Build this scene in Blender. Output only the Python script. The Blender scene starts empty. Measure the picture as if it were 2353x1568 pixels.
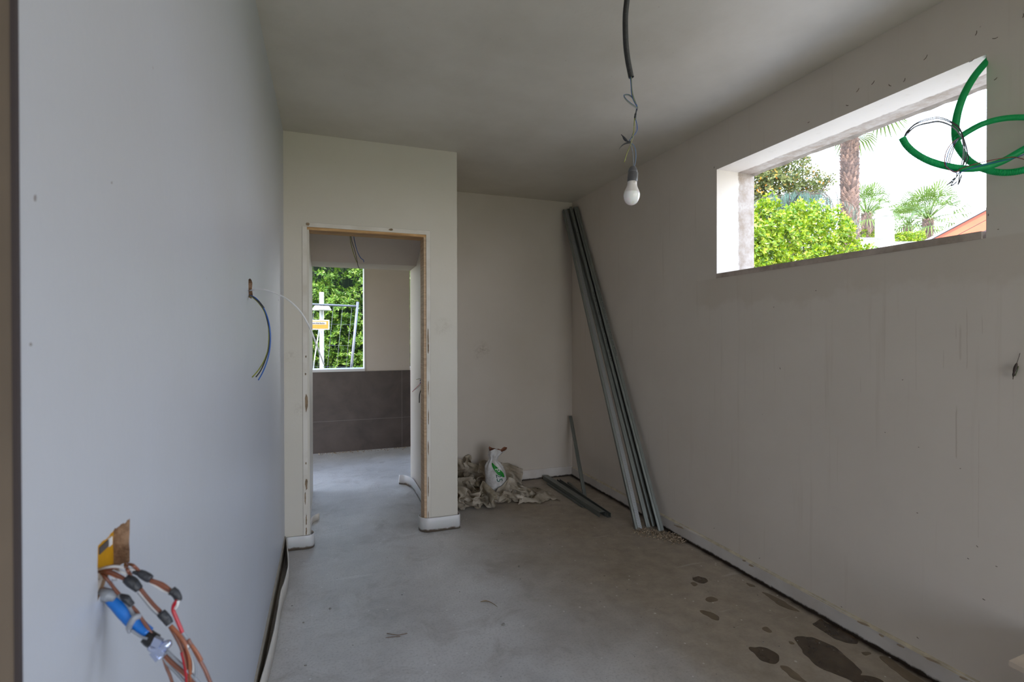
import bpy, bmesh, math, random
from math import sin, cos, pi, radians, sqrt, floor as fl
from mathutils import Vector, Matrix, noise
from mathutils.geometry import tessellate_polygon
EXPO, SKY, SUN = 0.42, 5.9, 8.6
RWH = [[(-1.6, 1.2), (.30, 1.2), (.30, 2.35), (-1.6, 2.35)]]     # unseen opening added to the right wall for daylight, nearer than the frame
HL = [(64, 100, 34), (118, 146, 48), (160, 172, 90)]
SL = [(70, 106, 14), (142, 158, 26), (178, 166, 78)]
TL = [(66, 80, 42), (110, 112, 60), (196, 126, 26)]
PB = [(74, 60, 54), (116, 92, 80)]
GC = [(156, 70, 26), (130, 46, 12)]
C = bpy.context.scene.collection
SC = bpy.context.scene
R = random.Random(7)

# ------------------------------------------------------------------ camera
CZ, F, YAW, PITCH, ROLL, HY = 1.38, 1160.94, 0.3513, -0.0053, 0.0015, 778.6
cam = bpy.data.cameras.new('camera'); co = bpy.data.objects.new('camera', cam); C.objects.link(co)
cam.sensor_width = 36; cam.lens = F / 2353 * 36; cam.shift_y = -(784 - HY) / 2353
cam.clip_start = .03; cam.clip_end = 300
fwd = Vector((sin(YAW) * cos(PITCH), cos(YAW) * cos(PITCH), sin(PITCH)))
rgt = Vector((cos(YAW), -sin(YAW), 0)); upv = rgt.cross(fwd)
r2 = rgt * cos(ROLL) - upv * sin(ROLL); u2 = upv * cos(ROLL) + rgt * sin(ROLL)
co.matrix_world = Matrix(((r2.x, u2.x, -fwd.x, 0), (r2.y, u2.y, -fwd.y, 0), (r2.z, u2.z, -fwd.z, CZ), (0, 0, 0, 1)))
cam.dof.use_dof = True; cam.dof.focus_distance = 3.4; cam.dof.aperture_fstop = 5.6
SC.camera = co
CAM = Vector((0, 0, CZ))
def ray(px, py):
    u = (px - 1176.5) / F; v = -(py - HY) / F
    return fwd + r2 * u + u2 * v
def P(px, py, s): return CAM + ray(px, py) * s          # a point s metres in front of the lens
def PX(px, py, x): d = ray(px, py); return CAM + d * ((x - CAM.x) / d.x)
def PY(px, py, y): d = ray(px, py); return CAM + d * ((y - CAM.y) / d.y)
def PZ(px, py, z=0): d = ray(px, py); return CAM + d * ((z - CAM.z) / d.z)

# ------------------------------------------------------------------ sky, sun, exposure
SC.view_settings.view_transform = 'Standard'; SC.view_settings.look = 'None'
SC.view_settings.gamma = 1; SC.view_settings.exposure = EXPO; SC.view_settings.use_curve_mapping = False
w = bpy.data.worlds.new('sky'); SC.world = w; w.use_nodes = True
nt = w.node_tree; nt.nodes.clear()
out = nt.nodes.new('ShaderNodeOutputWorld'); bg = nt.nodes.new('ShaderNodeBackground')
tc = nt.nodes.new('ShaderNodeTexCoord'); sp = nt.nodes.new('ShaderNodeSeparateXYZ'); cr = nt.nodes.new('ShaderNodeValToRGB')
nt.links.new(tc.outputs['Generated'], sp.inputs[0]); nt.links.new(sp.outputs['Z'], cr.inputs[0])
cr.color_ramp.elements[0].position = 0.0; cr.color_ramp.elements[0].color = (.96, .96, .97, 1)
cr.color_ramp.elements[1].position = 0.9; cr.color_ramp.elements[1].color = (.46, .66, 1.10, 1)
e = cr.color_ramp.elements.new(.35); e.color = (.70, .86, 1.13, 1)
nt.links.new(cr.outputs[0], bg.inputs[0]); bg.inputs[1].default_value = SKY
nt.links.new(bg.outputs[0], out.inputs[0])
w.cycles.sampling_method = 'MANUAL'; w.cycles.sample_map_resolution = 256
sun = bpy.data.lights.new('sun', 'SUN'); sun.energy = SUN; sun.angle = radians(.6); sun.color = (1, .95, .86)
so = bpy.data.objects.new('sun', sun); C.objects.link(so)
so.rotation_euler = Vector((-.42, -.50, .80)).to_track_quat('Z', 'Y').to_euler()
cy = SC.cycles
cy.max_bounces = 12; cy.diffuse_bounces = 8; cy.glossy_bounces = 4; cy.transmission_bounces = 8; cy.transparent_max_bounces = 12
cy.use_denoising = True; cy.sample_clamp_indirect = 12; cy.caustics_reflective = False; cy.caustics_refractive = False
def portal(loc, size, rot):
    l = bpy.data.lights.new('daylight_portal', 'AREA'); l.shape = 'RECTANGLE'; l.size, l.size_y = size
    l.cycles.is_portal = True
    o = bpy.data.objects.new('daylight_portal', l); C.objects.link(o); o.location = loc; o.rotation_euler = rot

# ------------------------------------------------------------------ room measures
XL, YP, ZC, XR, YB, XPR = -.258, 3.541, 2.696, 2.281, 4.4926, .879
WY0, WY1, WZ0, WZ1, WX = 1.148, 2.517, 1.766, 2.414, 2.581      # window in the right wall
DX0, DX1, DZ = -.119, .6575, 2.092                                # doorway in the partition
YP2, XC, YH0, YH1, YF = 3.68, .743, 4.48, 4.83, 6.37              # partition back, corridor wall, lintel, far wall
YE = .576                                                         # near end of the left wall
portal((2.60, 1.83, 2.09), (.70, 1.42), (0, radians(90), 0))
portal((1.05, -3.05, 1.1), (2.1, 2.2), (radians(90), 0, 0))
portal((XR + .12, -.65, 1.78), (1.15, 1.9), (0, radians(90), 0))
portal((.05 - .3, YF + .25, 1.6), (1.4, 1.4), (radians(-90), 0, 0))

# ------------------------------------------------------------------ mesh helpers
def s2l(c): return tuple((x / 255 / 12.92 if x / 255 <= .04045 else ((x / 255 + .055) / 1.055) ** 2.4) for x in c) + (1,)
class MB:
    def __init__(s): s.v = []; s.f = []; s.m = []; s.sm = []
    def add(s, vs, fs, m=0, smooth=False):
        b = len(s.v); s.v += [tuple(v) for v in vs]
        for f in fs: s.f.append(tuple(b + i for i in f)); s.m.append(m); s.sm.append(smooth)
    def box(s, a, b, m=0):
        x0, y0, z0 = a; x1, y1, z1 = b
        vs = [(x, y, z) for z in (z0, z1) for y in (y0, y1) for x in (x0, x1)]
        s.add(vs, [(0, 2, 3, 1), (4, 5, 7, 6), (0, 1, 5, 4), (2, 6, 7, 3), (0, 4, 6, 2), (1, 3, 7, 5)], m)
    def obox(s, c, ax, ay, az, m=0):                       # centre and three half-axes
        c, ax, ay, az = map(Vector, (c, ax, ay, az))
        vs = [c + ax * i + ay * j + az * k for k in (-1, 1) for j in (-1, 1) for i in (-1, 1)]
        s.add(vs, [(0, 2, 3, 1), (4, 5, 7, 6), (0, 1, 5, 4), (2, 6, 7, 3), (0, 4, 6, 2), (1, 3, 7, 5)], m)
    def tube(s, pts, r, n=8, m=0, caps=True):
        pts = [Vector(p) for p in pts]; N = len(pts)
        rr = r if isinstance(r, (list, tuple)) else [r] * N
        t0 = (pts[1] - pts[0]).normalized(); a = t0.orthogonal().normalized(); vs = []
        for i, p in enumerate(pts):
            t = (pts[min(i + 1, N - 1)] - pts[max(i - 1, 0)])
            t = t.normalized() if t.length > 1e-9 else t0
            a = (a - t * a.dot(t)).normalized(); b = t.cross(a)
            for k in range(n):
                th = 2 * pi * k / n; vs.append(p + (a * cos(th) + b * sin(th)) * rr[i])
        fs = [(i * n + k, i * n + (k + 1) % n, (i + 1) * n + (k + 1) % n, (i + 1) * n + k) for i in range(N - 1) for k in range(n)]
        if caps: fs += [tuple(range(n))[::-1], tuple((N - 1) * n + k for k in range(n))]
        s.add(vs, fs, m, True)
    def lathe(s, prof, o=(0, 0, 0), n=24, m=0):             # prof [(r, z)]
        vs = [(o[0] + r * cos(2 * pi * k / n), o[1] + r * sin(2 * pi * k / n), o[2] + z) for r, z in prof for k in range(n)]
        fs = [(i * n + k, i * n + (k + 1) % n, (i + 1) * n + (k + 1) % n, (i + 1) * n + k) for i in range(len(prof) - 1) for k in range(n)]
        s.add(vs, fs, m, True)
    def slab(s, outer, holes, fn, t0, t1, m=0, mh=1):       # polygon with holes in (a, b), swept from t0 to t1 through fn(a, b, t)
        polys = [outer] + holes
        tri = tessellate_polygon([[Vector((a, b, 0)) for a, b in p] for p in polys])
        flat = [q for p in polys for q in p]; n = len(flat)
        s.add([fn(a, b, t0) for a, b in flat] + [fn(a, b, t1) for a, b in flat], [t for t in tri] + [tuple(i + n for i in t[::-1]) for t in tri], m)
        for j, p in enumerate(polys):
            k = len(p); vs = [fn(a, b, t0) for a, b in p] + [fn(a, b, t1) for a, b in p]
            s.add(vs, [(i, (i + 1) % k, k + (i + 1) % k, k + i) for i in range(k)], m if j == 0 else mh)
    def build(s, name, mats, parent=None, recalc=True, loc=None):
        me = bpy.data.meshes.new(name)
        L = Vector(loc) if loc is not None else Vector((0, 0, 0))
        me.from_pydata([tuple(Vector(v) - L) for v in s.v] if loc is not None else s.v, [], s.f)
        for x in (mats if isinstance(mats, (list, tuple)) else [mats]): me.materials.append(x)
        me.polygons.foreach_set('material_index', s.m); me.polygons.foreach_set('use_smooth', s.sm)
        if recalc:
            bm = bmesh.new(); bm.from_mesh(me); bmesh.ops.recalc_face_normals(bm, faces=bm.faces); bm.to_mesh(me); bm.free()
        me.update()
        o = bpy.data.objects.new(name, me); C.objects.link(o)
        o.location = L
        if parent:
            w = Vector((0, 0, 0)); q = parent
            while q: w += Vector(q.location); q = q.parent
            o.parent = parent; o.location = L - w
        return o
def tag(o, label=None, cat=None, group=None, kind=None):
    for k, v in (('label', label), ('category', cat), ('group', group), ('kind', kind)):
        if v: o[k] = v
    return o
def empty(name, loc, label, cat, group=None):
    o = bpy.data.objects.new(name, None); C.objects.link(o); o.location = loc; o.empty_display_size = .05
    return tag(o, label, cat, group)
def spline(pts, n=8):                                       # Catmull-Rom through the points
    pts = [Vector(p) for p in pts]; q = [pts[0] * 2 - pts[1]] + pts + [pts[-1] * 2 - pts[-2]]; res = []
    for i in range(1, len(q) - 2):
        for k in range(n):
            t = k / n
            res.append(.5 * ((2 * q[i]) + (q[i + 1] - q[i - 1]) * t + (2 * q[i - 1] - 5 * q[i] + 4 * q[i + 1] - q[i + 2]) * t * t + (3 * q[i] - q[i - 1] - 3 * q[i + 1] + q[i + 2]) * t ** 3))
    res.append(pts[-1]); return res
def cspline(pts, n=8):                                      # closed loop
    pts = [Vector(p) for p in pts]; N = len(pts); res = []
    for i in range(N):
        a, b, c, d = pts[i - 1], pts[i], pts[(i + 1) % N], pts[(i + 2) % N]
        for k in range(n):
            t = k / n; res.append(.5 * ((2 * b) + (c - a) * t + (2 * a - 5 * b + 4 * c - d) * t * t + (3 * b - a - 3 * c + d) * t ** 3))
    return res + [pts[0]]
def resample(pts, step):
    L = [0]
    for a, b in zip(pts, pts[1:]): L.append(L[-1] + (b - a).length)
    n = max(2, int(L[-1] / step)); res = []; j = 0
    for i in range(n + 1):
        d = L[-1] * i / n
        while j < len(L) - 2 and L[j + 1] < d: j += 1
        t = (d - L[j]) / max(1e-9, L[j + 1] - L[j]); res.append(pts[j].lerp(pts[j + 1], min(1, t)))
    return res
def wire(name, pts, r, mat, parent=None, n=8, sub=8):
    m = MB(); m.tube(spline(pts, sub), r, n); return m.build(name, mat, parent)
def conduit(name, pts, r, mat, parent=None, pitch=.0042, n=14):
    c = resample(spline(pts, 12), pitch / 4); m = MB()
    rr = [r * (1 if (i % 4) in (0, 1) else .86) for i in range(len(c))]
    m.tube(c, rr, n, caps=False)
    inner = [x * .8 for x in rr]; m.tube(c, inner, n, caps=False)
    return m.build(name, mat, parent, recalc=False)
def nz(x, y=0, z=0): return noise.noise(Vector((x, y, z)))

# ------------------------------------------------------------------ materials
class G:                                                    # small node-graph writer
    def __init__(s, name):
        s.m = bpy.data.materials.new(name); s.m.use_nodes = True; s.t = s.m.node_tree; s.t.nodes.clear()
        s.out = s.n('ShaderNodeOutputMaterial'); s.b = s.n('ShaderNodeBsdfPrincipled'); s.l(s.b.outputs[0], s.out.inputs[0])
        s.tc = s.n('ShaderNodeTexCoord')
    def n(s, k, **a):
        x = s.t.nodes.new(k)
        for i, v in a.items(): setattr(x, i, v)
        return x
    def l(s, a, b): s.t.links.new(a, b)
    def val(s, x, inp):
        if isinstance(x, (int, float)): inp.default_value = x
        elif isinstance(x, tuple): inp.default_value = x if len(x) == 4 or inp.type == 'VECTOR' else x + (1,)
        else: s.l(x, inp)
    def co(s, scale=(1, 1, 1), rot=(0, 0, 0), loc=(0, 0, 0), src='Object'):
        mp = s.n('ShaderNodeMapping'); s.l(s.tc.outputs[src], mp.inputs[0]); mp.inputs['Scale'].default_value = scale
        mp.inputs['Rotation'].default_value = rot; mp.inputs['Location'].default_value = loc; return mp.outputs[0]
    def noise(s, sc, det=4, rough=.55, vec=None, dist=0):
        x = s.n('ShaderNodeTexNoise'); s.l(vec or s.tc.outputs['Object'], x.inputs['Vector'])
        x.inputs['Scale'].default_value = sc; x.inputs['Detail'].default_value = det; x.inputs['Roughness'].default_value = rough; x.inputs['Distortion'].default_value = dist
        return x.outputs[0]
    def vor(s, sc, vec=None, feat='F1'):
        x = s.n('ShaderNodeTexVoronoi', feature=feat); s.l(vec or s.tc.outputs['Object'], x.inputs['Vector']); x.inputs['Scale'].default_value = sc; return x.outputs[0]
    def ramp(s, x, a, b, lo=0., hi=1.):
        r = s.n('ShaderNodeMapRange'); s.val(x, r.inputs[0]); r.inputs[1].default_value = a; r.inputs[2].default_value = b; r.inputs[3].default_value = lo; r.inputs[4].default_value = hi; return r.outputs[0]
    def math(s, op, a, b=0., c=0.):
        r = s.n('ShaderNodeMath', operation=op); s.val(a, r.inputs[0]); s.val(b, r.inputs[1]); s.val(c, r.inputs[2]); return r.outputs[0]
    def mix(s, f, a, b, mode='MIX'):
        r = s.n('ShaderNodeMix', data_type='RGBA', blend_type=mode); s.val(f, r.inputs[0]); s.val(a, r.inputs[6]); s.val(b, r.inputs[7]); return r.outputs[2]
    def xyz(s, src='Object'):
        r = s.n('ShaderNodeSeparateXYZ'); s.l(s.tc.outputs[src], r.inputs[0]); return r.outputs
    def bump(s, h, st, dist=.01):
        r = s.n('ShaderNodeBump'); s.val(h, r.inputs['Height']); r.inputs['Strength'].default_value = st; r.inputs['Distance'].default_value = dist
        s.l(r.outputs[0], s.b.inputs['Normal'])
    def done(s, col, rough=.6, metal=0., **k):
        s.val(col, s.b.inputs['Base Color']); s.val(rough, s.b.inputs['Roughness']); s.val(metal, s.b.inputs['Metallic'])
        for a, v in k.items(): s.val(v, s.b.inputs[a.replace('_', ' ')])
        return s.m
def plain(name, rgb, rough=.5, metal=0., var=.08, sc=30, bump=0.):
    g = G(name); c = s2l(rgb); d = tuple(x * (1 - var * 2.5) for x in c[:3]) + (1,)
    col = g.mix(g.ramp(g.noise(sc), .35, .7), c, d)
    if bump: g.bump(g.noise(sc * 2), bump)
    return g.done(col, rough, metal)
def translucent(g, col, f):
    t = g.n('ShaderNodeBsdfTranslucent'); g.val(col, t.inputs[0]); mx = g.n('ShaderNodeMixShader'); mx.inputs[0].default_value = f
    g.l(g.b.outputs[0], mx.inputs[1]); g.l(t.outputs[0], mx.inputs[2]); g.l(mx.outputs[0], g.out.inputs[0])

def plaster(name, rgb=(214, 210, 205), tint=(196, 188, 176), streak=0., cloud=.5):
    g = G(name)
    n1 = g.ramp(g.noise(1.3, 6, .6), .35, .7, 0, cloud)
    col = g.mix(n1, s2l(rgb), s2l(tint))
    col = g.mix(g.ramp(g.vor(9), .018, .03, .35, 0), col, s2l((120, 105, 90)))   # tiny dirt specks
    if streak:
        v = g.co((14, 14, .7)); st = g.ramp(g.noise(1.6, 3, .6, v), .60, .74, 0, streak)
        col = g.mix(st, col, s2l((150, 128, 105)))
    v = g.co((9, 9, 1.4)); g.bump(g.math('ADD', g.noise(2, 5, .6, v), g.noise(60, 2)), .10, .004)
    return g, col
def smudge(g, c, pts, col):
    for (p, r, a) in pts:
        vm = g.n('ShaderNodeVectorMath', operation='DISTANCE'); g.l(g.tc.outputs['Object'], vm.inputs[0]); vm.inputs[1].default_value = p
        f = g.math('MULTIPLY', g.ramp(vm.outputs['Value'], r, 0, 0, a), g.ramp(g.noise(38, 5, .7), .42, .62)); c = g.mix(f, c, s2l(col))
    return c
def mk(g, col, rough=.55): return g.done(col, rough)
M = {}
g, c = plaster('plaster_left', (182, 185, 192), (176, 176, 177), 0, .5); M['pl_left'] = mk(g, c, .38)
g, c = plaster('plaster_room', (198, 189, 178), (184, 174, 160)); c = smudge(g, c, [(PY(1108, 803, YB), .10, .5), (PY(1094, 823, YB), .03, .5)], (134, 116, 92)); M['pl'] = mk(g, c)
g, c = plaster('plaster_partition', (202, 196, 184), (192, 184, 168)); c = smudge(g, c, [(PY(1018, 752, YP), .08, .35), (PY(668, 820, YP), .05, .4), (PY(690, 940, YP), .06, .3)], (146, 132, 112)); M['pl_part'] = mk(g, c, .45)
g, c = plaster('plaster_ceiling', (214, 208, 197), (194, 187, 174), 0, .9); M['ceil'] = mk(g, c, .5)
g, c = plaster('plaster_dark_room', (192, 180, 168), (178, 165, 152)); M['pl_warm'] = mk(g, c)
# right wall: damp streaks, beige patch under the window, raw mortar in the outer half of the reveal
g, c = plaster('plaster_right', (214, 205, 195), (200, 190, 179), .12)
x, y, z = g.xyz()
edge = g.noise(3.2, 5, .65)
zz = g.math('ADD', z, g.math('MULTIPLY', g.math('SUBTRACT', edge, .5), .34))
patch = g.math('MULTIPLY', g.ramp(zz, 1.56, 1.60), g.ramp(z, 1.742, 1.735))
patch = g.math('MULTIPLY', patch, g.math('MULTIPLY', g.ramp(y, .75, .9), g.ramp(y, 2.75, 2.6)))
c = g.mix(g.math('MULTIPLY', patch, .20), c, s2l((176, 160, 138)))
xx = g.math('ADD', x, g.math('MULTIPLY', g.math('SUBTRACT', g.noise(9, 6, .7), .5), .06))
raw = g.ramp(xx, 2.450, 2.458)
rawc = g.mix(g.ramp(g.noise(14, 6, .7), .35, .65), s2l((176, 165, 156)), s2l((140, 122, 104)))
c = g.mix(raw, c, rawc)
M['pl_right'] = g.done(c, .6)
# brown drip under the window's near end
def drips(g, c, items):
    x, y, z = g.xyz()
    for (yy, z0, z1, w, a) in items:
        dy = g.math('ABSOLUTE', g.math('SUBTRACT', g.math('ADD', y, g.math('MULTIPLY', g.math('SUBTRACT', g.noise(5), .5), .012)), yy))
        f = g.math('MULTIPLY', g.ramp(dy, w, w * .2, 0, a * .6), g.math('MULTIPLY', g.ramp(z, z0, z0 + .01), g.ramp(z, z1, z1 - .03)))
        c = g.mix(f, c, s2l((128, 98, 72)))
    return c
dr = []
for (px, ya, yb, wd, a) in [(2199, 930, 1056, .006, .7), (2206, 742, 830, .009, .45), (2222, 705, 850, .004, .5), (2196, 740, 780, .004, .5), (2258, 720, 770, .003, .5),
                            (1897, 870, 935, .003, .45), (1978, 865, 905, .003, .45), (2033, 700, 880, .003, .3), (2105, 700, 900, .003, .35), (2168, 800, 850, .004, .4), (2250, 960, 1240, .003, .35), (1925, 1000, 1110, .003, .3)]:
    A = PX(px, ya, XR); B = PX(px, yb, XR); dr.append((A.y, B.z, A.z, wd * .6, a * .7))
M['pl_right'] = g.done(drips(g, c, dr), .6)

# floor: power-floated concrete, dust, browner towards the right, dark dirt line at the right wall
g = G('concrete_floor'); x, y, z = g.xyz()
n1 = g.noise(1.1, 6, .62); n2 = g.noise(7, 6, .65, None, .6); n3 = g.noise(90, 3, .6)
c = g.mix(g.ramp(n1, .35, .68), s2l((202, 198, 194)), s2l((158, 153, 148)))
c = g.mix(g.ramp(n2, .40, .72, 0, .45), c, s2l((208, 205, 200)))
c = g.mix(g.ramp(g.noise(3.3, 7, .7, g.co(loc=(7, 2, 0)), .8), .52, .70, 0, .5), c, s2l((140, 130, 120)))
c = g.mix(g.ramp(n3, .50, .75, 0, .5), c, s2l((136, 132, 128)))
brownish = g.math('ADD', x, g.math('MULTIPLY', g.math('SUBTRACT', g.noise(1.9, 5, .6), .5), .9))
near = g.math('MULTIPLY', g.ramp(brownish, .85, 1.6), g.ramp(y, 6, 5))
c = g.mix(g.math('MULTIPLY', near, .75), c, g.mix(g.ramp(g.noise(11, 6, .7), .35, .7), s2l((160, 144, 122)), s2l((124, 108, 86))))
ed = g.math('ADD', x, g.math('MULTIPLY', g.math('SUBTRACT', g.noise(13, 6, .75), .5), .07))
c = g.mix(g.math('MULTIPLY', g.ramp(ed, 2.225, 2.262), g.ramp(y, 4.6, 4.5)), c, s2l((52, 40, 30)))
sc1 = g.ramp(g.noise(2.2, 3, .5, g.co((1, 9, 1), (0, 0, .5))), .66, .74, 0, .22)
c = g.mix(sc1, c, s2l((225, 222, 218)))
c = g.mix(g.ramp(g.vor(13), .05, .07, .75, 0), c, s2l((214, 212, 208)))
c = g.mix(g.ramp(g.vor(7.5), .035, .055, .7, 0), c, s2l((215, 212, 206)))            # paint specks
c = g.mix(g.ramp(g.vor(5.1, g.co(loc=(3, 3, 0))), .02, .03, .8, 0), c, s2l((60, 48, 38)))
g.bump(g.math('ADD', n2, g.math('MULTIPLY', n3, .3)), .12, .004)
M['floor'] = g.done(c, g.ramp(n2, .3, .7, .34, .52))
g = G('brown_brick_core'); c = g.mix(g.ramp(g.noise(45, 6, .7), .4, .65), s2l((150, 122, 98)), s2l((92, 66, 44))); g.bump(g.noise(60), .6, .006); M['core'] = g.done(c, .9)
# dark tile
g = G('dark_stone_tile'); x, y, z = g.xyz()
c = g.mix(g.ramp(g.noise(3.0, 6, .6, None, .5), .35, .7), s2l((88, 76, 70)), s2l((66, 56, 51)))
jx = g.math('ABSOLUTE', g.math('SUBTRACT', g.math('FLOORED_MODULO', g.math('SUBTRACT', x, .873), 1.2), 0.))
jx = g.math('LESS_THAN', g.math('MINIMUM', jx, g.math('SUBTRACT', 1.2, jx)), .0022)
jz = g.math('LESS_THAN', g.math('ABSOLUTE', g.math('SUBTRACT', z, .372)), .002)
c = g.mix(g.math('MAXIMUM', jx, jz), c, s2l((120, 112, 106))); M['tile'] = g.done(c, .5)
g = G('pine_wood'); v = g.co((2, 2, 30)); 
c = g.mix(g.ramp(g.noise(3, 4, .6, v, .4), .35, .7), s2l((200, 170, 138)), s2l((168, 138, 106))); M['pine'] = g.done(c, .65)
g = G('pine_wood_lying'); v = g.co((3, 30, 30))
c = g.mix(g.ramp(g.noise(2, 4, .6, v, .4), .35, .7), s2l((206, 164, 110)), s2l((150, 108, 66))); M['pine2'] = g.done(c, .65)
g = G('foam_strip'); x, y, z = g.xyz()
d = g.ramp(g.math('ADD', z, g.math('MULTIPLY', g.math('SUBTRACT', g.noise(16, 6, .7), .5), .045)), .022, .012)
c = g.mix(d, s2l((202, 200, 198)), s2l((104, 92, 78))); M['foam'] = g.done(c, .4, Subsurface_Weight=.1)
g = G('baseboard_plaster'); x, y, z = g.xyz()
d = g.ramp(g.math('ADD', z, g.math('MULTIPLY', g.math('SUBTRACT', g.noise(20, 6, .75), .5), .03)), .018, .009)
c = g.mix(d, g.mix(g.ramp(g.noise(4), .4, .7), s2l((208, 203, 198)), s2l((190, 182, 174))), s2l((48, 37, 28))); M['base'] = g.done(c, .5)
M['grout'] = plain('smeared_edge_mortar', (170, 158, 142), .8, 0, .1, 20, .3)
# ------------------------------------------------------------------ the setting
def struct(name, mb, mats, recalc=True): return tag(mb.build(name, mats, recalc=recalc), kind='structure')
def sbox(name, a, b, mat): m = MB(); m.box(a, b); return struct(name, m, mat)
sbox('floor', (-2.62, -3.1, -.12), (2.6, 6.68, 0), M['floor'])
sbox('ceiling', (-2.9, -3.3, ZC), (2.85, 6.9, 3.0), M['ceil'])
def rough(poly, amp, seed, sub=4):                          # a broken outline
    r = random.Random(seed); q = []
    for i, a in enumerate(poly):
        b = poly[(i + 1) % len(poly)]
        for k in range(sub):
            t = k / sub; q.append((a[0] + (b[0] - a[0]) * t + (r.uniform(-amp, amp) if k else 0), a[1] + (b[1] - a[1]) * t + (r.uniform(-amp, amp) if k else 0)))
    return q
box_px = [(224, 1383), (225, 1256), (233, 1246), (247, 1236), (258, 1224), (264, 1214), (275, 1209), (284, 1202), (290, 1200), (298, 1191), (298, 1215), (297, 1250), (298, 1292), (275, 1300), (250, 1318), (240, 1345)]
slot_px = [(571.5, 684), (571, 660), (571, 642), (574, 640), (578, 644), (580, 650), (579, 664), (581, 680), (577, 687)]
hb = [(p.y, p.z) for p in (PX(a, b, XL) for a, b in box_px)]
hs = [(p.y, p.z) for p in (PX(a, b, XL) for a, b in slot_px)]
m = MB(); m.slab([(YE, 0), (YP2, 0), (YP2, ZC), (YE, ZC)], [rough(hb, .0012, 2, 3), rough(hs, .0015, 3, 2)], lambda a, b, t: (t, a, b), XL, XL - .030, 0, 1)
m.box((XL - .12, YE, 0), (XL - .030, YP2, ZC), 1)
struct('wall_left', m, [M['pl_left'], M['core']])
sbox('wall_entry', (-2.62, YE, 0), (XL - .12, YE + .12, ZC), M['pl_warm'])
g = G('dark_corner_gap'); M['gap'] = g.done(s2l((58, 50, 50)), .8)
m = MB(); m.box((-2.5, YE - .004, 0), (XL - .0015, YE, ZC)); struct('wall_end', m, plain('shaded_brown_wall_end', (108, 95, 82), .8, 0, .1, 3))  # bare brown wall end, colour darkened to carry its shade
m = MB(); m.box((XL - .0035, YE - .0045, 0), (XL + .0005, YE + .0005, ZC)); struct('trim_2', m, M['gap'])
m = MB(); m.slab([(-2.62, 0), (.0, 0), (.0, 2.2), (2.1, 2.2), (2.1, 0), (2.6, 0), (2.6, ZC), (-2.62, ZC)], [], lambda a, b, t: (a, t, b), -3.1, -3); struct('wall_near', m, M['pl'])  # wide opening added in this unseen wall to let in fill daylight
sbox('wall_side', (-2.62, -3, 0), (-2.5, YE, ZC), M['pl'])
# right wall with the window opening; the second, out of view, is added for daylight
m = MB(); m.slab([(-3, 0), (YB, 0), (YB, ZC), (-3, ZC)], [[(WY0, WZ0 - .028), (WY1, WZ0 - .028), (WY1, WZ1), (WY0, WZ1)]] + RWH, lambda a, b, t: (t, a, b), XR, WX, 0, 0)
struct('wall_right', m, M['pl_right'])
g = G('window_sill_mortar'); c = g.mix(g.ramp(g.noise(12, 5, .6), .4, .65), s2l((186, 172, 162)), s2l((156, 142, 130))); M['sill'] = g.done(c, .7)
m = MB(); m.box((XR - .004, WY0 + .012, WZ0 - .028), (WX - .01, WY1, WZ0)); 
w1 = struct('window_1', m, M['sill'])
# raw, broken mortar edge round the outer rim of the opening
m = MB(); pts = []
n = 46
for i in range(n + 1):
    t = i / n; y = WY1 + (WY0 - WY1) * t; pts.append((y, .006 + .012 * abs(nz(y * 9, 2)) + .006 * abs(nz(y * 40, 5))))
vs = []
for y, d in pts: vs += [(WX - .03, y, WZ1 + .001), (WX - .004, y, WZ1 - d), (WX, y, WZ1 + .001)]
m.add(vs, [(i * 3, i * 3 + 1, i * 3 + 4, i * 3 + 3) for i in range(n)] + [(i * 3 + 1, i * 3 + 2, i * 3 + 5, i * 3 + 4) for i in range(n)])
m.build('mortar_edge', M['grout'], w1, recalc=False)

# partition with the doorway
m = MB(); m.slab([(XL, 0), (DX0, 0), (DX0, DZ), (DX1, DZ), (DX1, 0), (XPR, 0), (XPR, ZC), (XL, ZC)], [], lambda a, b, t: (a, t, b), YP, YP2)
wp = struct('wall_partition', m, M['pl_part'])
sbox('wall_passage_right', (XC, YP2, 0), (XPR, YH1, ZC), M['pl'])
sbox('wall_passage_left', (-.37, YP2, 0), (DX0, YH1, ZC), M['pl_part'])
m = MB(); z0 = 2.0 + (YH0 - YP2) * .545
m.slab([(YP2, z0), (YH0, 2.0), (YH1, 2.0), (YH1, ZC), (YP2, ZC)], [], lambda a, b, t: (t, a, b), DX0, XC)
struct('ceiling_passage', m, M['pl_warm'])
sbox('wall_back', (XPR, YB, 0), (2.6, YH1, ZC), M['pl'])
# the far room
sbox('wall_far_near', (-2.0, YH1 - .12, 0), (-.37, YH1, ZC), M['pl'])
m = MB(); m.slab([(YH1, 0), (4.95, 0), (4.95, 2.3), (6.2, 2.3), (6.2, 0), (YF, 0), (YF, ZC), (YH1, ZC)], [], lambda a, b, t: (t, a, b), -2.0, -2.2)
struct('wall_far_left', m, M['pl'])
sbox('wall_far_right', (2.3, YH1, 0), (2.6, YF, ZC), M['pl'])
m = MB(); m.slab([(-2.2, 0), (2.6, 0), (2.6, ZC), (-2.2, ZC)], [[(-.75, .985), (.431, .985), (.431, 2.35), (-.75, 2.35)], [(.975, .985), (1.9, .985), (1.9, 2.35), (.975, 2.35)]], lambda a, b, t: (a, t, b), YF, YF + .3)
struct('wall_far', m, [M['pl_warm'], M['foam']])
wf = MB(); wf.box((-.75, YF - .012, .957), (.431, YF + .28, .986)); w2 = struct('window_2', wf, M['foam'])
wf = MB(); wf.box((.425, YF - .004, .986), (.436, YF + .004, 2.35)); wf.build('corner_bead', M['foam'], w2)
wf = MB(); wf.box((.975, YF - .012, .957), (1.9, YF + .28, .986)); struct('window_3', wf, M['foam'])
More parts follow.
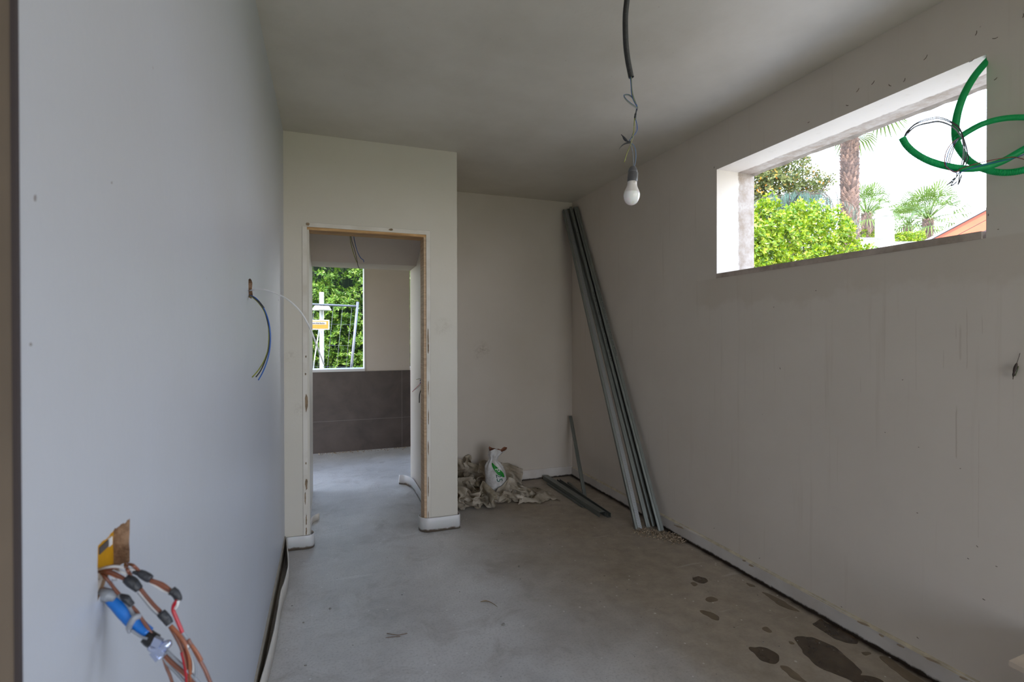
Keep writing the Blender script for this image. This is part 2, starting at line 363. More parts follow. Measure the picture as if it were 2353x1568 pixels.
m = MB(); m.box((-2.0, YF - .012, 0), (2.3, YF, .955)); struct('wall_far_tiles', m, M['tile'])

# door lining
m = MB(); m.box((DX0, YP + .002, DZ - .018), (DX1, YP2, DZ)); d1 = struct('door_1', m, M['pine2'])
m = MB(); m.box((DX1 - .017, YP + .002, .0), (DX1, YP2, DZ - .018)); m.build('door_jamb', M['pine'], d1)
m = MB(); m.box((DX0, YP + .002, 0), (DX0 + .012, YP2, DZ - .018)); m.build('door_jamb', M['pl_part'], d1)
g = G('plaster_edge_band'); g2 = g.ramp(g.noise(8), .4, .7); M['band'] = g.done(g.mix(g2, s2l((212, 206, 196)), s2l((198, 190, 176))), .5)
bw = .028
m = MB(); m.box((DX1, YP - .002, .0), (DX1 + bw, YP + .003, DZ + bw)); m.box((DX0, YP - .002, DZ), (DX1, YP + .003, DZ + bw)); m.box((DX0 - bw, YP - .002, 0), (DX0, YP + .003, DZ))
m.build('plaster_edge', M['band'], d1)
m = MB(); m.box((DX1 + bw, YP - .0008, .0), (DX1 + bw + .0014, YP + .003, DZ + bw)); m.box((DX0, YP - .0008, DZ + bw), (DX1 + bw, YP + .003, DZ + bw + .0012)); m.box((DX0 - bw - .0022, YP - .0008, 0), (DX0 - bw, YP + .003, DZ))
M['line'] = plain('score_line_shadow_grey', (160, 153, 142), .8); m.build('score_line', M['line'], d1)
# broken plaster at the door edges
def blob_on(mb, c, ax, ay, nrm, seed, th=.0015, k=14, m=0):
    r = random.Random(seed); c, ax, ay, nrm = map(Vector, (c, ax, ay, nrm)); top = []; bot = []
    for i in range(k):
        a = 2 * pi * i / k; q = .62 + .38 * r.random()
        p = c + ax * cos(a) * q + ay * sin(a) * q; bot.append(p); top.append(p * .94 + c * .06 + nrm * th)
    mb.add(top + bot, [tuple(range(k))] + [(i, (i + 1) % k, k + (i + 1) % k, k + i) for i in range(k)], m)
m = MB()
for i, (px, py, h, w_) in enumerate([(704, 925, 22, 3.2), (704, 1113, 14, 3), (702, 860, 3, 1.6), (703, 1065, 3, 1.5), (701.5, 1145, 18, 1.4), (704, 1222, 9, 1.6), (707, 515, 4, 4), (983.5, 775, 26, 1.8), (984, 800, 16, 2), (984.5, 960, 22, 1.2), (984, 1030, 18, 1.4), (984, 1120, 30, 1.3), (984, 890, 20, 1), (898, 528, 3, 6), (703, 820, 3, 1.5), (704, 1195, 14, 1.3), (984, 1185, 12, 1)]):
    p = PY(px, py, YP - .002); sc = YP / F / .95
    blob_on(m, p, (w_ * sc, 0, 0), (0, 0, h * sc), (0, -1, 0), i)
m.build('chipped_plaster', plain('raw_brown_plaster', (150, 128, 102), .9, 0, .2, 60), d1)

# marks on the right wall
m = MB()
for i, (px, py, l, a) in enumerate([(2127, 132, 11, .9), (2006, 190, 9, .8), (1971, 207, 9, .9), (2045, 196, 8, -.9), (2078, 184, 8, 1.1), (1947, 242, 6, -.5), (2243, 76, 9, 1.3), (2287, 87, 9, -.25), (1858, 281, 5, .1), (1641, 385, 5, 1.2), (2351, 36, 8, 1.4), (2233, 139, 9, .3), (2288, 181, 6, .6), (1793, 847, 5, -1.2), (2074, 873, 2.5, .5), (2271, 494, 5, 1.5), (2294, 527, 3, 0), (2108, 1179, 3, 0), (2246, 1256, 4, -.7), (1641, 1214, 3, .5), (1967, 1421, 6, -.6), (2109, 1466, 4, -.4), (1745, 1283, 3, 1), (2034, 994, 2, 0), (2111, 1028, 2, 0), (2207, 1077, 2, 0), (1934, 1395, 3, -.5), (2225, 1284, 3, -.3), (2290, 1302, 3, -.3), (2261, 1378, 4, -.2), (1778, 706, 3, 1), (1875, 668, 3, 0)]):
    p = PX(px, py, XR); k = p.length * .0 + (p - CAM).length / F
    d = Vector((0, -cos(a) * 1.1, sin(a))) * l * .36 * k
    q = spline([p - d, p + Vector((0, -d.z, d.y)) * .25, p + d], 4)
    m.tube([v + Vector((-.0006, 0, 0)) for v in q], [.0010 * k * 1161 / 2.0 * (1 - .5 * abs(i2 / 8 - .4)) for i2 in range(len(q))], 5)
wr = bpy.data.objects['wall_right']
mn = MB()
for px, py, w_, h_ in [(80, 455, .0022, .0035), (70, 792, .002, .002), (256, 420, .0016, .002), (640, 690, .003, .006)]: blob_on(mn, PX(px, py, XL), (0, w_, 0), (0, 0, h_), (1, 0, 0), px, .0006)
mn.build('nick', plain('grey_speck', (140, 134, 132), .9), bpy.data.objects['wall_left'])
m.build('nick', plain('dark_nick', (120, 104, 92), .9), wr)
m = MB()
for i, (px, py, a, b) in enumerate([(1107, 806, 10, 12), (1094, 822, 4, 4), (1112, 815, 6, 8), (1018, 750, 9, 14)]):
    pass
# stub of torn cable tie on the right wall
a = PX(2341, 812, XR); 
q = [PX(2344, 812, XR) , PX(2341, 826, XR) + Vector((-.004, 0, 0)), PX(2338, 842, XR) + Vector((-.01, 0, 0)), PX(2334, 858, XR) + Vector((-.012, 0, 0)), PX(2330, 872, XR) + Vector((-.006, 0, 0))]
t = empty('wall_wire_stub', PX(2336, 855, XR), 'small dark twisted wire stub poking out of the right wall', 'wire')
m = MB(); m.tube(spline(q, 6), [.0008] * 10 + [.003, .004, .0045, .005, .005, .0045, .004, .003, .003, .0035, .003, .002, .001, .001, .001][:len(spline(q, 6)) - 10], 7); m.build('wire', plain('dark_wire_brown', (62, 48, 42), .6), t)
m = MB(); m.tube(spline([PX(2341, 842, XR) + Vector((-.003, 0, 0)), PX(2342, 852, XR) + Vector((-.012, 0, 0)), PX(2336, 864, XR) + Vector((-.01, 0, 0))], 6), .0016, 6); m.build('wire', plain('green_grey_wire', (92, 98, 74), .6), t)

# baseboards
m = MB(); n = 90
def board(m, A, B, nrm, h, th, n=60, lip=True):
    A, B, nrm = map(Vector, (A, B, nrm)); vs = []
    prof = [(0, 0), (th, 0), (th, h - .01), (th * .6, h - .002), (.001, h), (0, h)]
    for i in range(n + 1):
        t = i / n; p = A.lerp(B, t); wob = nz(p.x * 3.1, p.y * 3.1) * .0025
        for a, z in prof: vs.append(p + nrm * (a + (wob if a > .002 else 0)) + Vector((0, 0, z)))
    k = len(prof)
    m.add(vs, [(i * k + j, i * k + j + 1, (i + 1) * k + j + 1, (i + 1) * k + j) for i in range(n) for j in range(k - 1)])
board(m, (XR, .6, 0), (XR, YB, 0), (-1, 0, 0), .086, .014); bb = struct('baseboard_right', m, M['base'])
m = MB(); board(m, (XPR, YB, 0), (XR, YB, 0), (0, -1, 0), .095, .014, 30); struct('baseboard_back', m, M['base'])
m = MB(); 
A = Vector((XR - .013, .6, .084)); B = Vector((XR - .013, YB, .084)); vs = []
for i in range(81):
    p = A.lerp(B, i / 80); o = nz(p.y * 3.1 + 0, 0) * .0
    w_ = .004 + .003 * max(0, nz(p.y * 7, 3))
    vs += [(XR - .0145 + o, p.y, .078), (XR - .004, p.y, .084 + w_), (XR + .001, p.y, .085 + w_)]
m.add(vs, [(i * 3 + j, i * 3 + j + 1, i * 3 + j + 4, i * 3 + j + 3) for i in range(80) for j in range(2)])
m.build('top_joint', plain('yellowed_joint', (206, 194, 170), .7, 0, .15, 20), bb, recalc=False)
m = MB()
for i, (px, py, l) in enumerate([(1560, 1211, 20), (1726, 1300, 8), (1710, 1289, 6), (1984, 1434, 14), (2026, 1461, 6), (2070, 1485, 8), (2142, 1518, 14), (2215, 1560, 8)]):
    p = PX(px, py, XR - .015); k = (p - CAM).length / F
    blob_on(m, p, (0, l * k, -l * k * .12), (0, 0, 2.2 * k), (-1, 0, 0), 40 + i, .002)
m.build('chipped_edge', plain('brown_chip', (172, 154, 132), .9), bb)

# foam edge strips (each a free strip that could be pulled off)
def strip(name, path, h, th, label, lean=0., mat=None, cat='foam strip', zb=0.002, group=None, close=True):
    pts = resample(spline([Vector((a, b, 0)) for a, b in path], 10), .012); m = MB(); vs = []; n = len(pts)
    for i, p in enumerate(pts):
        t = (pts[min(i + 1, n - 1)] - pts[max(0, i - 1)]).normalized(); nn = Vector((t.y, -t.x, 0))
        hh = h * (1 + .03 * nz(p.x * 8, p.y * 8)); lo = nn * lean
        for k, z in ((-.5, zb), (.5, zb), (.5, hh - th * .3), (.25, hh), (-.25, hh), (-.5, hh - th * .3)): vs.append(p + nn * th * k + lo * (z / h) + Vector((0, 0, z)))
    m.add(vs, [(i * 6 + j, i * 6 + (j + 1) % 6, (i + 1) * 6 + (j + 1) % 6, (i + 1) * 6 + j) for i in range(n - 1) for j in range(6)] + [(0, 1, 2, 3, 4, 5), tuple((n - 1) * 6 + j for j in (5, 4, 3, 2, 1, 0))], 0, True)
    o = m.build(name, mat or M['foam']); return tag(o, label, cat, group)
pl = [PZ(px, py, .095) for px, py in [(656, 1243), (663, 1272), (664, 1300), (656, 1335), (648, 1358), (642, 1395), (634, 1440), (625, 1480), (613, 1525), (601, 1568), (583, 1640)]]
M['foam2'] = plain('foam_strip_cream', (214, 206, 194), .45, 0, .05, 12)
strip('foam_strip', [(XL + .011, YP - .02)] + [(max(p.x - .004, XL + .012), p.y) for p in pl[1:]], .095, .006, 'long cream foam edge strip bulging away from the foot of the left wall', cat='foam strip', mat=M['foam2'])
m = MB(); m.box((XL, .62, .0), (XL + .006, YP - .012, .10)); struct('baseboard_left', m, plain('baseboard_left_beige', (170, 160, 144), .7, 0, .1, 14))
strip('foam_strip', [(XL + .012, YP - .010), (-.18, YP - .012), (-.13, YP - .016), (-.098, YP - .008), (-.083, YP + .022), (-.088, YP + .06), (-.10, YP + .075)], .09, .007, 'short white foam strip curling round the left foot of the doorway')
strip('foam_strip', [(XPR + .014, YP + .10), (XPR + .016, YP + .02), (XPR + .010, YP - .012), (XPR - .03, YP - .014), (DX1 + .03, YP - .015), (DX1 - .01, YP - .006), (DX1 - .038, YP + .025), (DX1 - .045, YP + .065), (DX1 - .035, YP + .095)], .10, .007, 'white foam strip wrapped around the foot of the pier right of the doorway')
cp = [PZ(a, b, 0) for a, b in [(918, 1113), (934, 1115), (950, 1124), (961, 1141), (970, 1157)]]
strip('foam_strip', [(p.x - .004, p.y) for p in cp] + [(XC - .012, 4.05), (XC - .012, YP2 + .02)], .088, .007, 'white foam strip peeling off the passage wall beyond the doorway')
strip('foam_strip', [(DX0 + .008, YP2 + .05), (DX0 + .008, 3.95), (DX0 + .03, 4.03), (DX0 + .06, 4.06)], .05, .007, 'stub of foam strip just inside the left side of the passage', mat=M['foam2'])
# ------------------------------------------------------------------ things in the room
M['blackpl'] = plain('black_corrugated_plastic', (52, 50, 50), .38, 0, .05)
M['black'] = plain('black_wire', (34, 33, 34), .35)
M['tape'] = plain('black_tape', (48, 49, 54), .45, 0, .15, 60, .3)
M['blue'] = plain('blue_wire', (30, 84, 158), .35)
M['yg'] = plain('yellow_green_wire', (146, 150, 50), .4, 0, .2, 40)
M['brown'] = plain('brown_wire', (126, 76, 58), .4, 0, .12)
M['white'] = plain('white_wire', (215, 214, 214), .4)
M['grey'] = plain('grey_wire', (138, 142, 150), .4)
M['red'] = plain('red_wire', (176, 22, 40), .35)
M['orange'] = plain('orange_brown_wire', (150, 84, 50), .4)
def Pt(l, s): return [P(a[0], a[1], a[2] if len(a) > 2 else s) for a in l]

# pendant bulb on its conduit
s = 1.83
t = empty('pendant_bulb', P(1446, -62, s), 'bare white light bulb hanging on twisted wires from black corrugated conduit', 'light bulb')
conduit('conduit', Pt([(1447, -66), (1444, -30), (1440.5, 0), (1437, 41), (1438, 96), (1442.5, 137), (1450.5, 178)], s), .0102, M['blackpl'], t)
for k, (mt, dx, r) in enumerate([('blue', -1.5, .0015), ('yg', 0, .0015), ('grey', 1.5, .0014)]):
    wire('wire', Pt([(1449.5 + dx, 170), (1451 + dx * .6, 196, s - .003), (1453 + dx, 216), (1458 + dx, 232), (1465 + dx * .5, 247 + k), (1455, 241 + k * 1.5, s - .006), (1442, 231 + k * 1.4, s - .012), (1434, 221 + k, s - .01), (1436 + k, 217.5 + k * .8, s), (1446, 218 + k, s + .006), (1457, 228 + k, s + .004), (1463, 242 + k), (1462.5 + dx * .4, 254), (1460.5 + dx * .4, 275)], s), r, M[mt], t)
wire('wire', Pt([(1459.5, 272), (1463, 284), (1464, 297), (1461, 306), (1454, 314), (1447, 322), (1446, 327)], s), .0014, M['blue'], t)
wire('wire', Pt([(1458.5, 272), (1457, 292), (1455, 312), (1449, 333), (1441, 352), (1434.5, 373)], s - .005), .0013, M['yg'], t)
wire('wire', Pt([(1458, 272), (1457, 285), (1456.5, 300), (1450, 318), (1445, 326)], s), .0014, plain('grey_green_wire', (110, 118, 100), .4), t)
wire('wire', Pt([(1447, 327), (1451, 338), (1454, 352), (1455.5, 370), (1455.5, 386)], s), .0014, M['grey'], t)
wire('wire', Pt([(1448, 328), (1456, 334), (1460.5, 346), (1461, 364), (1457, 386)], s), .0014, plain('pale_blue_wire', (96, 124, 160), .4), t)
m = MB(); m.tube(spline(Pt([(1464, 250), (1461, 260), (1459.5, 268), (1458.5, 276)], s), 5), [.0022, .0028, .0030, .0026, .0022, .0026, .0034, .0040, .0038, .0036, .0042, .0040, .0034, .0030, .0024, .0018], 8); m.build('tape', M['tape'], t)
m = MB(); m.tube(spline(Pt([(1447, 327), (1442, 325), (1436, 320), (1431, 313), (1427, 309)], s), 4), [.003, .0034, .0034, .003, .0028, .0034, .0046, .005, .0048, .005, .0044, .003, .0022, .0016, .0014, .0012, .0008], 8); m.build('tape', M['tape'], t)
m = MB(); m.tube(spline(Pt([(1449, 326), (1443, 328), (1435, 331), (1428, 336), (1423, 343)], s), 4), [.003, .004, .0042, .004, .0036, .003, .0026, .0026, .0024, .002, .002, .0018, .0016, .0014, .0012, .001, .0008], 8); m.build('tape', M['tape'], t)
def axial(mb, prof, A, B, n=32):                            # lathe about the line A-B, prof [(r, 0..1)]
    A, B = Vector(A), Vector(B); ax = B - A; a = ax.orthogonal().normalized(); b = ax.normalized().cross(a)
    vs = [A + ax * q + (a * cos(2 * pi * k / n) + b * sin(2 * pi * k / n)) * r for r, q in prof for k in range(n)]
    mb.add(vs, [(i * n + k, i * n + (k + 1) % n, (i + 1) * n + (k + 1) % n, (i + 1) * n + k) for i in range(len(prof) - 1) for k in range(n)], 0, True)
A, B = P(1454.5, 381, s), P(1450.3, 472, s)
m = MB(); axial(m, [(.0005, .015), (.006, .012), (.0105, .03), (.0142, .08), (.0165, .14), (.0166, .16), (.0160, .162), (.0160, .17), (.0170, .175), (.0178, .39), (.0178, .40), (.015, .405), (.001, .405)], A, B); so_ = m.build('socket', plain('grey_black_bakelite', (88, 87, 90), .35, 0, .06), t)
m = MB(); m.obox(A.lerp(B, .28) + r2 * .0172, r2 * .002, (B - A) * .10, fwd * .004); m.build('terminal_tab', plain('pale_tab', (176, 176, 180), .4), so_)
m = MB(); axial(m, [(.0150, .40), (.0168, .405), (.0168, .45), (.0176, .50), (.0205, .56), (.0245, .62), (.0272, .665), (.0280, .68)], A, B); bc = m.build('bulb_housing', plain('white_bulb_housing', (222, 216, 212), .4, 0, .02), t)
g = G('opal_bulb_glass'); M['opal'] = g.done(s2l((246, 243, 242)), .16, 0, Subsurface_Weight=.3, Coat_Weight=.3)
m = MB(); axial(m, [(.0278, .679)] + [(.0290 * sin(radians(a)), .742 + .258 * .97 * -cos(radians(a)) * (-1 if False else -1) * -1) for a in []] + [(.0283, .69), (.0290, .72), (.0291, .75), (.0285, .79), (.0268, .84), (.0240, .89), (.0200, .935), (.0150, .965), (.009, .987), (.003, .997), (.0002, 1.0)], A, B); m.build('bulb_glass', M['opal'], t)
m = MB()
for j, (dx, ww) in enumerate([(0, 5), (1, 7), (0.5, 8)]):
    c = A.lerp(B, .43 + j * .012) + r2 * (.003 + dx * .0005) - fwd * .01665; m.obox(c, r2 * ww * .0005, (B - A) * .0022, fwd * .0003)
m.build('rating_print', M['line'], bc)

# green conduits at the window
g = G('green_corrugated_plastic'); M['green'] = g.done(g.mix(g.ramp(g.noise(30), .3, .7), s2l((40, 205, 135)), s2l((26, 185, 112))), .35); translucent(g, s2l((60, 225, 150)), .5)
t = empty('electrical_conduit', P(2290, 118, 1.92), 'green corrugated conduit looping down out of the window reveal and off to the right', 'conduit')
conduit('conduit', Pt([(2300, 112, 1.905), (2268, 141, 1.87), (2236, 180, 1.83), (2212, 225, 1.80), (2198, 272, 1.78), (2196, 315, 1.765), (2208, 348, 1.75), (2236, 376, 1.735), (2280, 394, 1.72), (2325, 396, 1.70), (2370, 384, 1.68), (2420, 350, 1.68), (2465, 310, 1.70), (2490, 285, 1.71)], 1.8), .0118, M['green'], t, .0044)
t = empty('electrical_conduit', P(2480, 300, 1.69), 'green corrugated conduit with its open end farthest left over the window', 'conduit')
cc = Pt([(2073, 317, 1.70), (2084, 335, 1.695), (2104, 353, 1.69), (2135, 370, 1.68), (2175, 382, 1.675), (2220, 388, 1.675), (2262, 384, 1.68), (2305, 370, 1.69), (2353, 343, 1.70), (2405, 315, 1.70), (2450, 290, 1.70)], 1.7)
conduit('conduit', cc, .0112, M['green'], t, .0044)
for k, (dx, dy, e) in enumerate([(0, 0, [(2224, 356), (2222, 372), (2215, 388), (2206, 400), (2204, 412), (2201, 425)]), (1, 3, [(2222, 344), (2219, 365), (2211, 385), (2200, 404), (2192, 414), (2185, 427)]), (0, 9, [(2215, 330), (2218, 352), (2214, 374), (2208, 387), (2216, 382)]), (2, 11, [(2212, 325), (2214, 350), (2210, 374), (2206, 388), (2214, 380)])]):
    o = wire('wire', Pt([(2077 + dx, 316, 1.70), (2084 + dx, 302 + dy * .5, 1.69), (2104, 284 + dy * .7, 1.68), (2132, 273 + dy, 1.68), (2160, 270 + dy, 1.68), (2190, 282 + dy, 1.69), (2208, 300 + dy * 1.2, 1.70)] + [(a, b, 1.69) for a, b in e], 1.69), .0015, M['black'] if k < 3 else M['grey'], t)
t = empty('electrical_conduit', P(2480, 300, 1.77), 'short green corrugated conduit arching left, thin wires spilling from its end', 'conduit')
conduit('conduit', Pt([(2199, 320, 1.74), (2222, 304, 1.74), (2258, 285, 1.74), (2303, 273, 1.735), (2353, 270, 1.73), (2410, 276, 1.72), (2460, 292, 1.72)], 1.74), .0100, M['green'], t, .0042)
for k, e in enumerate([[(2190, 327), (2177, 343), (2171, 363), (2172, 380), (2182, 390), (2196, 395), (2213, 386), (2260, 372), (2310, 363), (2336, 362), (2365, 370)],
                       [(2192, 329), (2182, 344), (2176, 362), (2174, 382), (2188, 392), (2202, 398), (2222, 390), (2262, 379), (2300, 370), (2330, 364), (2360, 352)],
                       [(2194, 330), (2185, 348), (2180, 366), (2178, 384), (2192, 396), (2206, 394), (2204, 408), (2202, 424)],
                       [(2195, 330), (2189, 350), (2183, 370), (2184, 388), (2198, 398), (2196, 410), (2188, 418), (2177, 425)]]):
    wire('wire', Pt([(2206, 315, 1.74)] + [(a, b, 1.66 + .004 * k) for a, b in e], 1.7), .0014, [plain('brown_red_wire', (120, 50, 44), .4), M['blue'], M['black'], M['black']][k], t)
m = MB(); 
for a, b in [((2194, 408), (2176, 426)), ((2199, 417), (2185, 428)), ((2210, 402), (2202, 425))]:
    q = spline(Pt([a, ((a[0] + b[0]) / 2, (a[1] + b[1]) / 2 + 1), b], 1.672), 4); m.tube(q, [.0012, .0018, .0022, .0014, .0016, .0024, .0022, .0012, .001], 7)
m.build('tape', M['tape'], t)

# wires out of the slot on the left wall
t = empty('wall_cable', PX(575, 668, XL), 'pale grey cable arching out of the slot in the left wall', 'cable')
wire('cable', Pt([(570.5, 669, 1.80), (584, 666.5, 1.765), (610, 667, 1.75), (640, 677, 1.74), (667, 693, 1.73), (690, 716, 1.72), (705, 740, 1.71), (717, 765, 1.70), (728, 795, 1.70), (737, 818, 1.70), (744.5, 838, 1.70)], 1.7), .0026, M['white'], t)
t = empty('wall_wires', PX(575, 680, XL), 'bundle of blue, black and yellow-green wires curving down from the slot in the left wall', 'wires')
for mt, dx, e in [('blue', .8, [(618.5, 745), (621.5, 775), (619.5, 805), (613, 832), (604, 855), (593.5, 874)]), ('black', -.7, [(616, 745), (619, 775), (616.5, 805), (608, 832), (599, 852), (588, 867)]), ('yg', -1.2, [(616, 746), (618, 776), (615, 806), (606, 831), (593, 852), (579.5, 867.5)])]:
    wire('wire', Pt([(570, 679, 1.80), (583 + dx, 683.5 - dx, 1.76), (597 + dx, 697 - dx, 1.75), (609 + dx, 717, 1.74)] + [(a, b, 1.73) for a, b in e], 1.74), .0020, M[mt], t)
m = MB(); m.tube(spline(Pt([(584, 684, 1.759), (595, 694, 1.751), (606, 708, 1.745)], 1.75), 5), .0034, 8); m.build('tape', M['tape'], t)

# junction box and its wires, low on the left wall
bx0, bx1 = PX(222, 1300, XL), PX(264, 1300, XL); zt, zb = PX(240, 1205, XL).z, PX(240, 1400, XL).z
t = empty('junction_box', (XL - .05, (bx0.y + bx1.y) / 2, zb), 'yellow junction box sunk in the broken hole of the left wall', 'junction box')
M['yellow'] = plain('yellow_box_plastic', (196, 140, 14), .45, 0, .06)
y1 = hb[9][0]
m = MB(); m.box((XL - .0295, bx0.y - .004, zb), (XL - .0185, y1 + .004, zt)); m.build('back_plate', M['yellow'], t)
cb = PX(247, 1250, XL - .018)
m = MB(); m.box((XL - .0186, cb.y - .026, cb.z - .004), (XL - .0172, cb.y + .002, cb.z + .005)); m.build('screw_lug', plain('dark_grey_lug', (86, 80, 78), .5), t)
m = MB(); m.box((XL - .0186, cb.y + .002, cb.z - .005), (XL - .0160, cb.y + .011, cb.z + .006)); m.build('label', plain('white_label', (226, 224, 220), .5), t)
m = MB(); c1 = PX(240, 1350, XL)
blob_on(m, Vector((XL - .012, c1.y, c1.z)), (0, .012, 0), (0, 0, .020), (1, 0, 0), 77, .008); m.build('plaster_lump', plain('pale_plaster_lump', (196, 186, 176), .8), t)

t = empty('wire_bundle', P(228, 1310, .62), 'tangled brown, white and grey wires with black tape hanging from the junction box hole', 'wires')
def Z(l, s=.62): return [P(190 + a[0] / 3.843, 1160 + a[1] / 3.843, a[2] if len(a) > 2 else s) for a in l]
def W(mt, l, r=.0015, s=.62): return wire('wire', Z(l, s), r, M[mt], t)
W('white', [(130, 575, .625), (220, 553), (300, 548), (380, 562), (450, 578), (470, 590)], .0017)
W('brown', [(135, 590, .625), (220, 570), (300, 560), (370, 556), (395, 545), (380, 520, .66)], .0013)
W('brown', [(400, 525, .67), (440, 535), (480, 570), (510, 600)], .0018)
W('brown', [(375, 530, .67), (390, 570), (415, 610), (430, 640)], .0019)
W('brown', [(135, 585, .628), (200, 590), (260, 600), (320, 630), (380, 665)], .0022)
W('orange', [(150, 600, .628), (230, 610), (300, 640), (370, 660)], .0014)
W('white', [(290, 570, .64), (330, 590), (380, 610), (400, 640)], .0014)
W('brown', [(140, 590, .628), (190, 630), (240, 690), (290, 755), (330, 800)], .0018)
W('brown', [(135, 745, .63), (180, 742), (240, 755), (300, 780), (345, 808)], .0018)
W('brown', [(600, 670), (650, 685), (710, 710), (780, 765)], .0024)
W('orange', [(600, 680), (660, 705), (720, 740), (775, 770)], .0016)
W('white', [(600, 690), (660, 730), (720, 765), (770, 780)], .0014)
W('red', [(830, 850), (805, 890), (800, 935), (825, 1000), (855, 1070), (880, 1130)], .0022, .60)
W('white', [(845, 850), (835, 890), (815, 920)], .0016, .60)
W('grey', [(880, 1125), (920, 1185), (960, 1250), (1000, 1320)], .0016, .60)
W('brown', [(930, 1190), (980, 1280), (1030, 1370), (1080, 1460), (1135, 1590)], .0021, .60)
W('orange', [(960, 1240), (1010, 1310), (1050, 1380)], .0020, .60)
W('brown', [(510, 745), (570, 820), (630, 890), (690, 950)], .0022)
W('white', [(500, 765), (560, 835), (620, 905), (680, 965)], .0018)
W('grey', [(490, 775), (550, 850), (610, 925), (665, 975)], .0014)
W('brown', [(770, 1075), (820, 1160), (870, 1260), (905, 1380), (920, 1480), (935, 1600)], .0022)
W('orange', [(775, 1070), (840, 1140), (900, 1220), (940, 1330), (950, 1440), (960, 1600)], .0024)
W('red', [(890, 1200), (915, 1260), (920, 1340), (925, 1430), (930, 1600)], .0026, .625)
W('red', [(880, 1300), (900, 1380), (915, 1470), (930, 1600)], .0026)
W('white', [(860, 1180), (930, 1260), (970, 1350), (980, 1440), (975, 1480)], .0015)
W('grey', [(940, 1260), (985, 1370), (1000, 1470), (990, 1540)], .0015)
W('grey', [(320, 800), (380, 850), (430, 920), (460, 1000), (500, 1070)], .0030)
W('brown', [(440, 900), (490, 960), (540, 1040), (590, 1120)], .0018)
W('brown', [(500, 980), (560, 1060), (610, 1140), (640, 1190)], .0016)
W('grey', [(430, 1110, .61), (470, 1140, .61), (520, 1170, .61), (570, 1185, .61)], .0014)
W('grey', [(740, 1290), (820, 1370), (900, 1440), (1000, 1545), (1060, 1620)], .0020)
W('brown', [(730, 1330), (800, 1400), (870, 1460), (960, 1540), (1040, 1610)], .0020)
W('orange', [(720, 1350), (800, 1420), (880, 1490), (960, 1570)], .0014)
W('grey', [(710, 1350), (770, 1430), (840, 1500), (920, 1590)], .0018)
W('brown', [(715, 1360), (740, 1440), (770, 1510), (800, 1600)], .0018)
W('white', [(250, 640, .645), (290, 660, .645), (320, 655, .645)], .002)
def tp(l, rs, mt='tape', s=.618, nm='tape'):
    q = spline(Z(l, s), 5); n = len(q); m = MB(); rr = []
    for i in range(n):
        x = i / (n - 1) * (len(rs) - 1); k = min(int(x), len(rs) - 2); rr.append((rs[k] + (rs[k + 1] - rs[k]) * (x - k)) * (1 + .08 * nz(i * 1.3, l[0][0])))
    m.tube(q, rr, 10); return m.build(nm, M[mt], t)
tp([(385, 650), (440, 690), (500, 750)], [.0050, .0062, .0058, .0044])
tp([(500, 600), (550, 630), (600, 660)], [.0038, .0048, .0050, .0044])
tp([(445, 598), (480, 605), (510, 618)], [.0018, .0026, .0026])
tp([(785, 760), (820, 785), (845, 830), (848, 848)], [.0050, .0046, .0042, .0034])
tp([(820, 762), (845, 775)], [.0018, .0010])
tp([(690, 955), (740, 1010), (770, 1055)], [.0050, .0052, .0050, .0042])
tp([(740, 1000), (782, 1008)], [.0020, .0008])
tp([(335, 800), (380, 830), (440, 890)], [.0020, .0046, .0030])
tp([(135, 780, .635), (180, 795), (240, 805), (290, 830)], [.0080, .0078, .0076, .0040], 'grey')
M['bluetube'] = plain('bright_blue_tube', (24, 112, 200), .3, 0, .05)
tp([(240, 818), (330, 900), (420, 1000), (500, 1080), (580, 1140)], [.0066, .0085, .0085, .0078, .0072], 'bluetube', .622, 'blue_sleeve')
M['tie'] = plain('grey_cable_tie', (150, 153, 162), .35)
tp([(505, 985, .61), (460, 1000, .605), (430, 1040, .605), (410, 1085, .61), (412, 1135, .61)], [.0032, .0036, .0036, .0034, .0016], 'tie', .607, 'cable_tie')
tp([(565, 1160), (600, 1190), (640, 1215)], [.0078, .0085, .0082], 'black', .62, 'collar')
g = G('bright_zinc'); M['zinc'] = g.done(s2l((190, 198, 222)), .25, .85)
cl = None
tp([(640, 1225), (665, 1270), (695, 1330)], [.0058, .0062, .0058], 'zinc', .620, 'clamp_barrel')
def plate(x, y, w_, h_, ang, nm='clamp_plate', s=.610, th=.0022):
    c = Z([(x, y)], s)[0]; k = s / F / 3.843; A1 = (r2 * cos(ang) - u2 * sin(ang)); A2 = (r2 * sin(ang) + u2 * cos(ang)); m = MB(); m.obox(c, A1 * w_ * k / 2, A2 * h_ * k / 2, fwd * th); m.build(nm, M['zinc'], t)
plate(660, 1215, 74, 78, .45); plate(702, 1308, 52, 46, .45); plate(650, 1330, 90, 40, .9, 'clamp_base', .618, .004)
tp([(590, 1255), (640, 1285), (700, 1270), (752, 1235), (740, 1228), (690, 1245)], [.0036, .0044, .0044, .0046, .0040, .003], 'zinc', .612, 'clamp_band')

# wires hanging from the passage ceiling, beyond the doorway
t = empty('ceiling_wires', P(808, 545, 3.9), 'thin blue and olive wires hanging from the passage ceiling behind the door head', 'wires')
wire('wire', Pt([(804, 527), (805, 550), (809, 570), (815, 590), (820, 603)], 3.9), .0024, M['yg'], t)
wire('wire', Pt([(804.5, 527), (808, 552), (814, 572), (820, 596), (823, 612), (829, 622)], 3.88), .0022, plain('dark_olive_wire', (70, 66, 48), .5), t)
wire('wire', Pt([(811, 527), (814, 550), (820, 575), (828, 592), (835, 598), (836, 603)], 3.86), .0024, M['blue'], t)
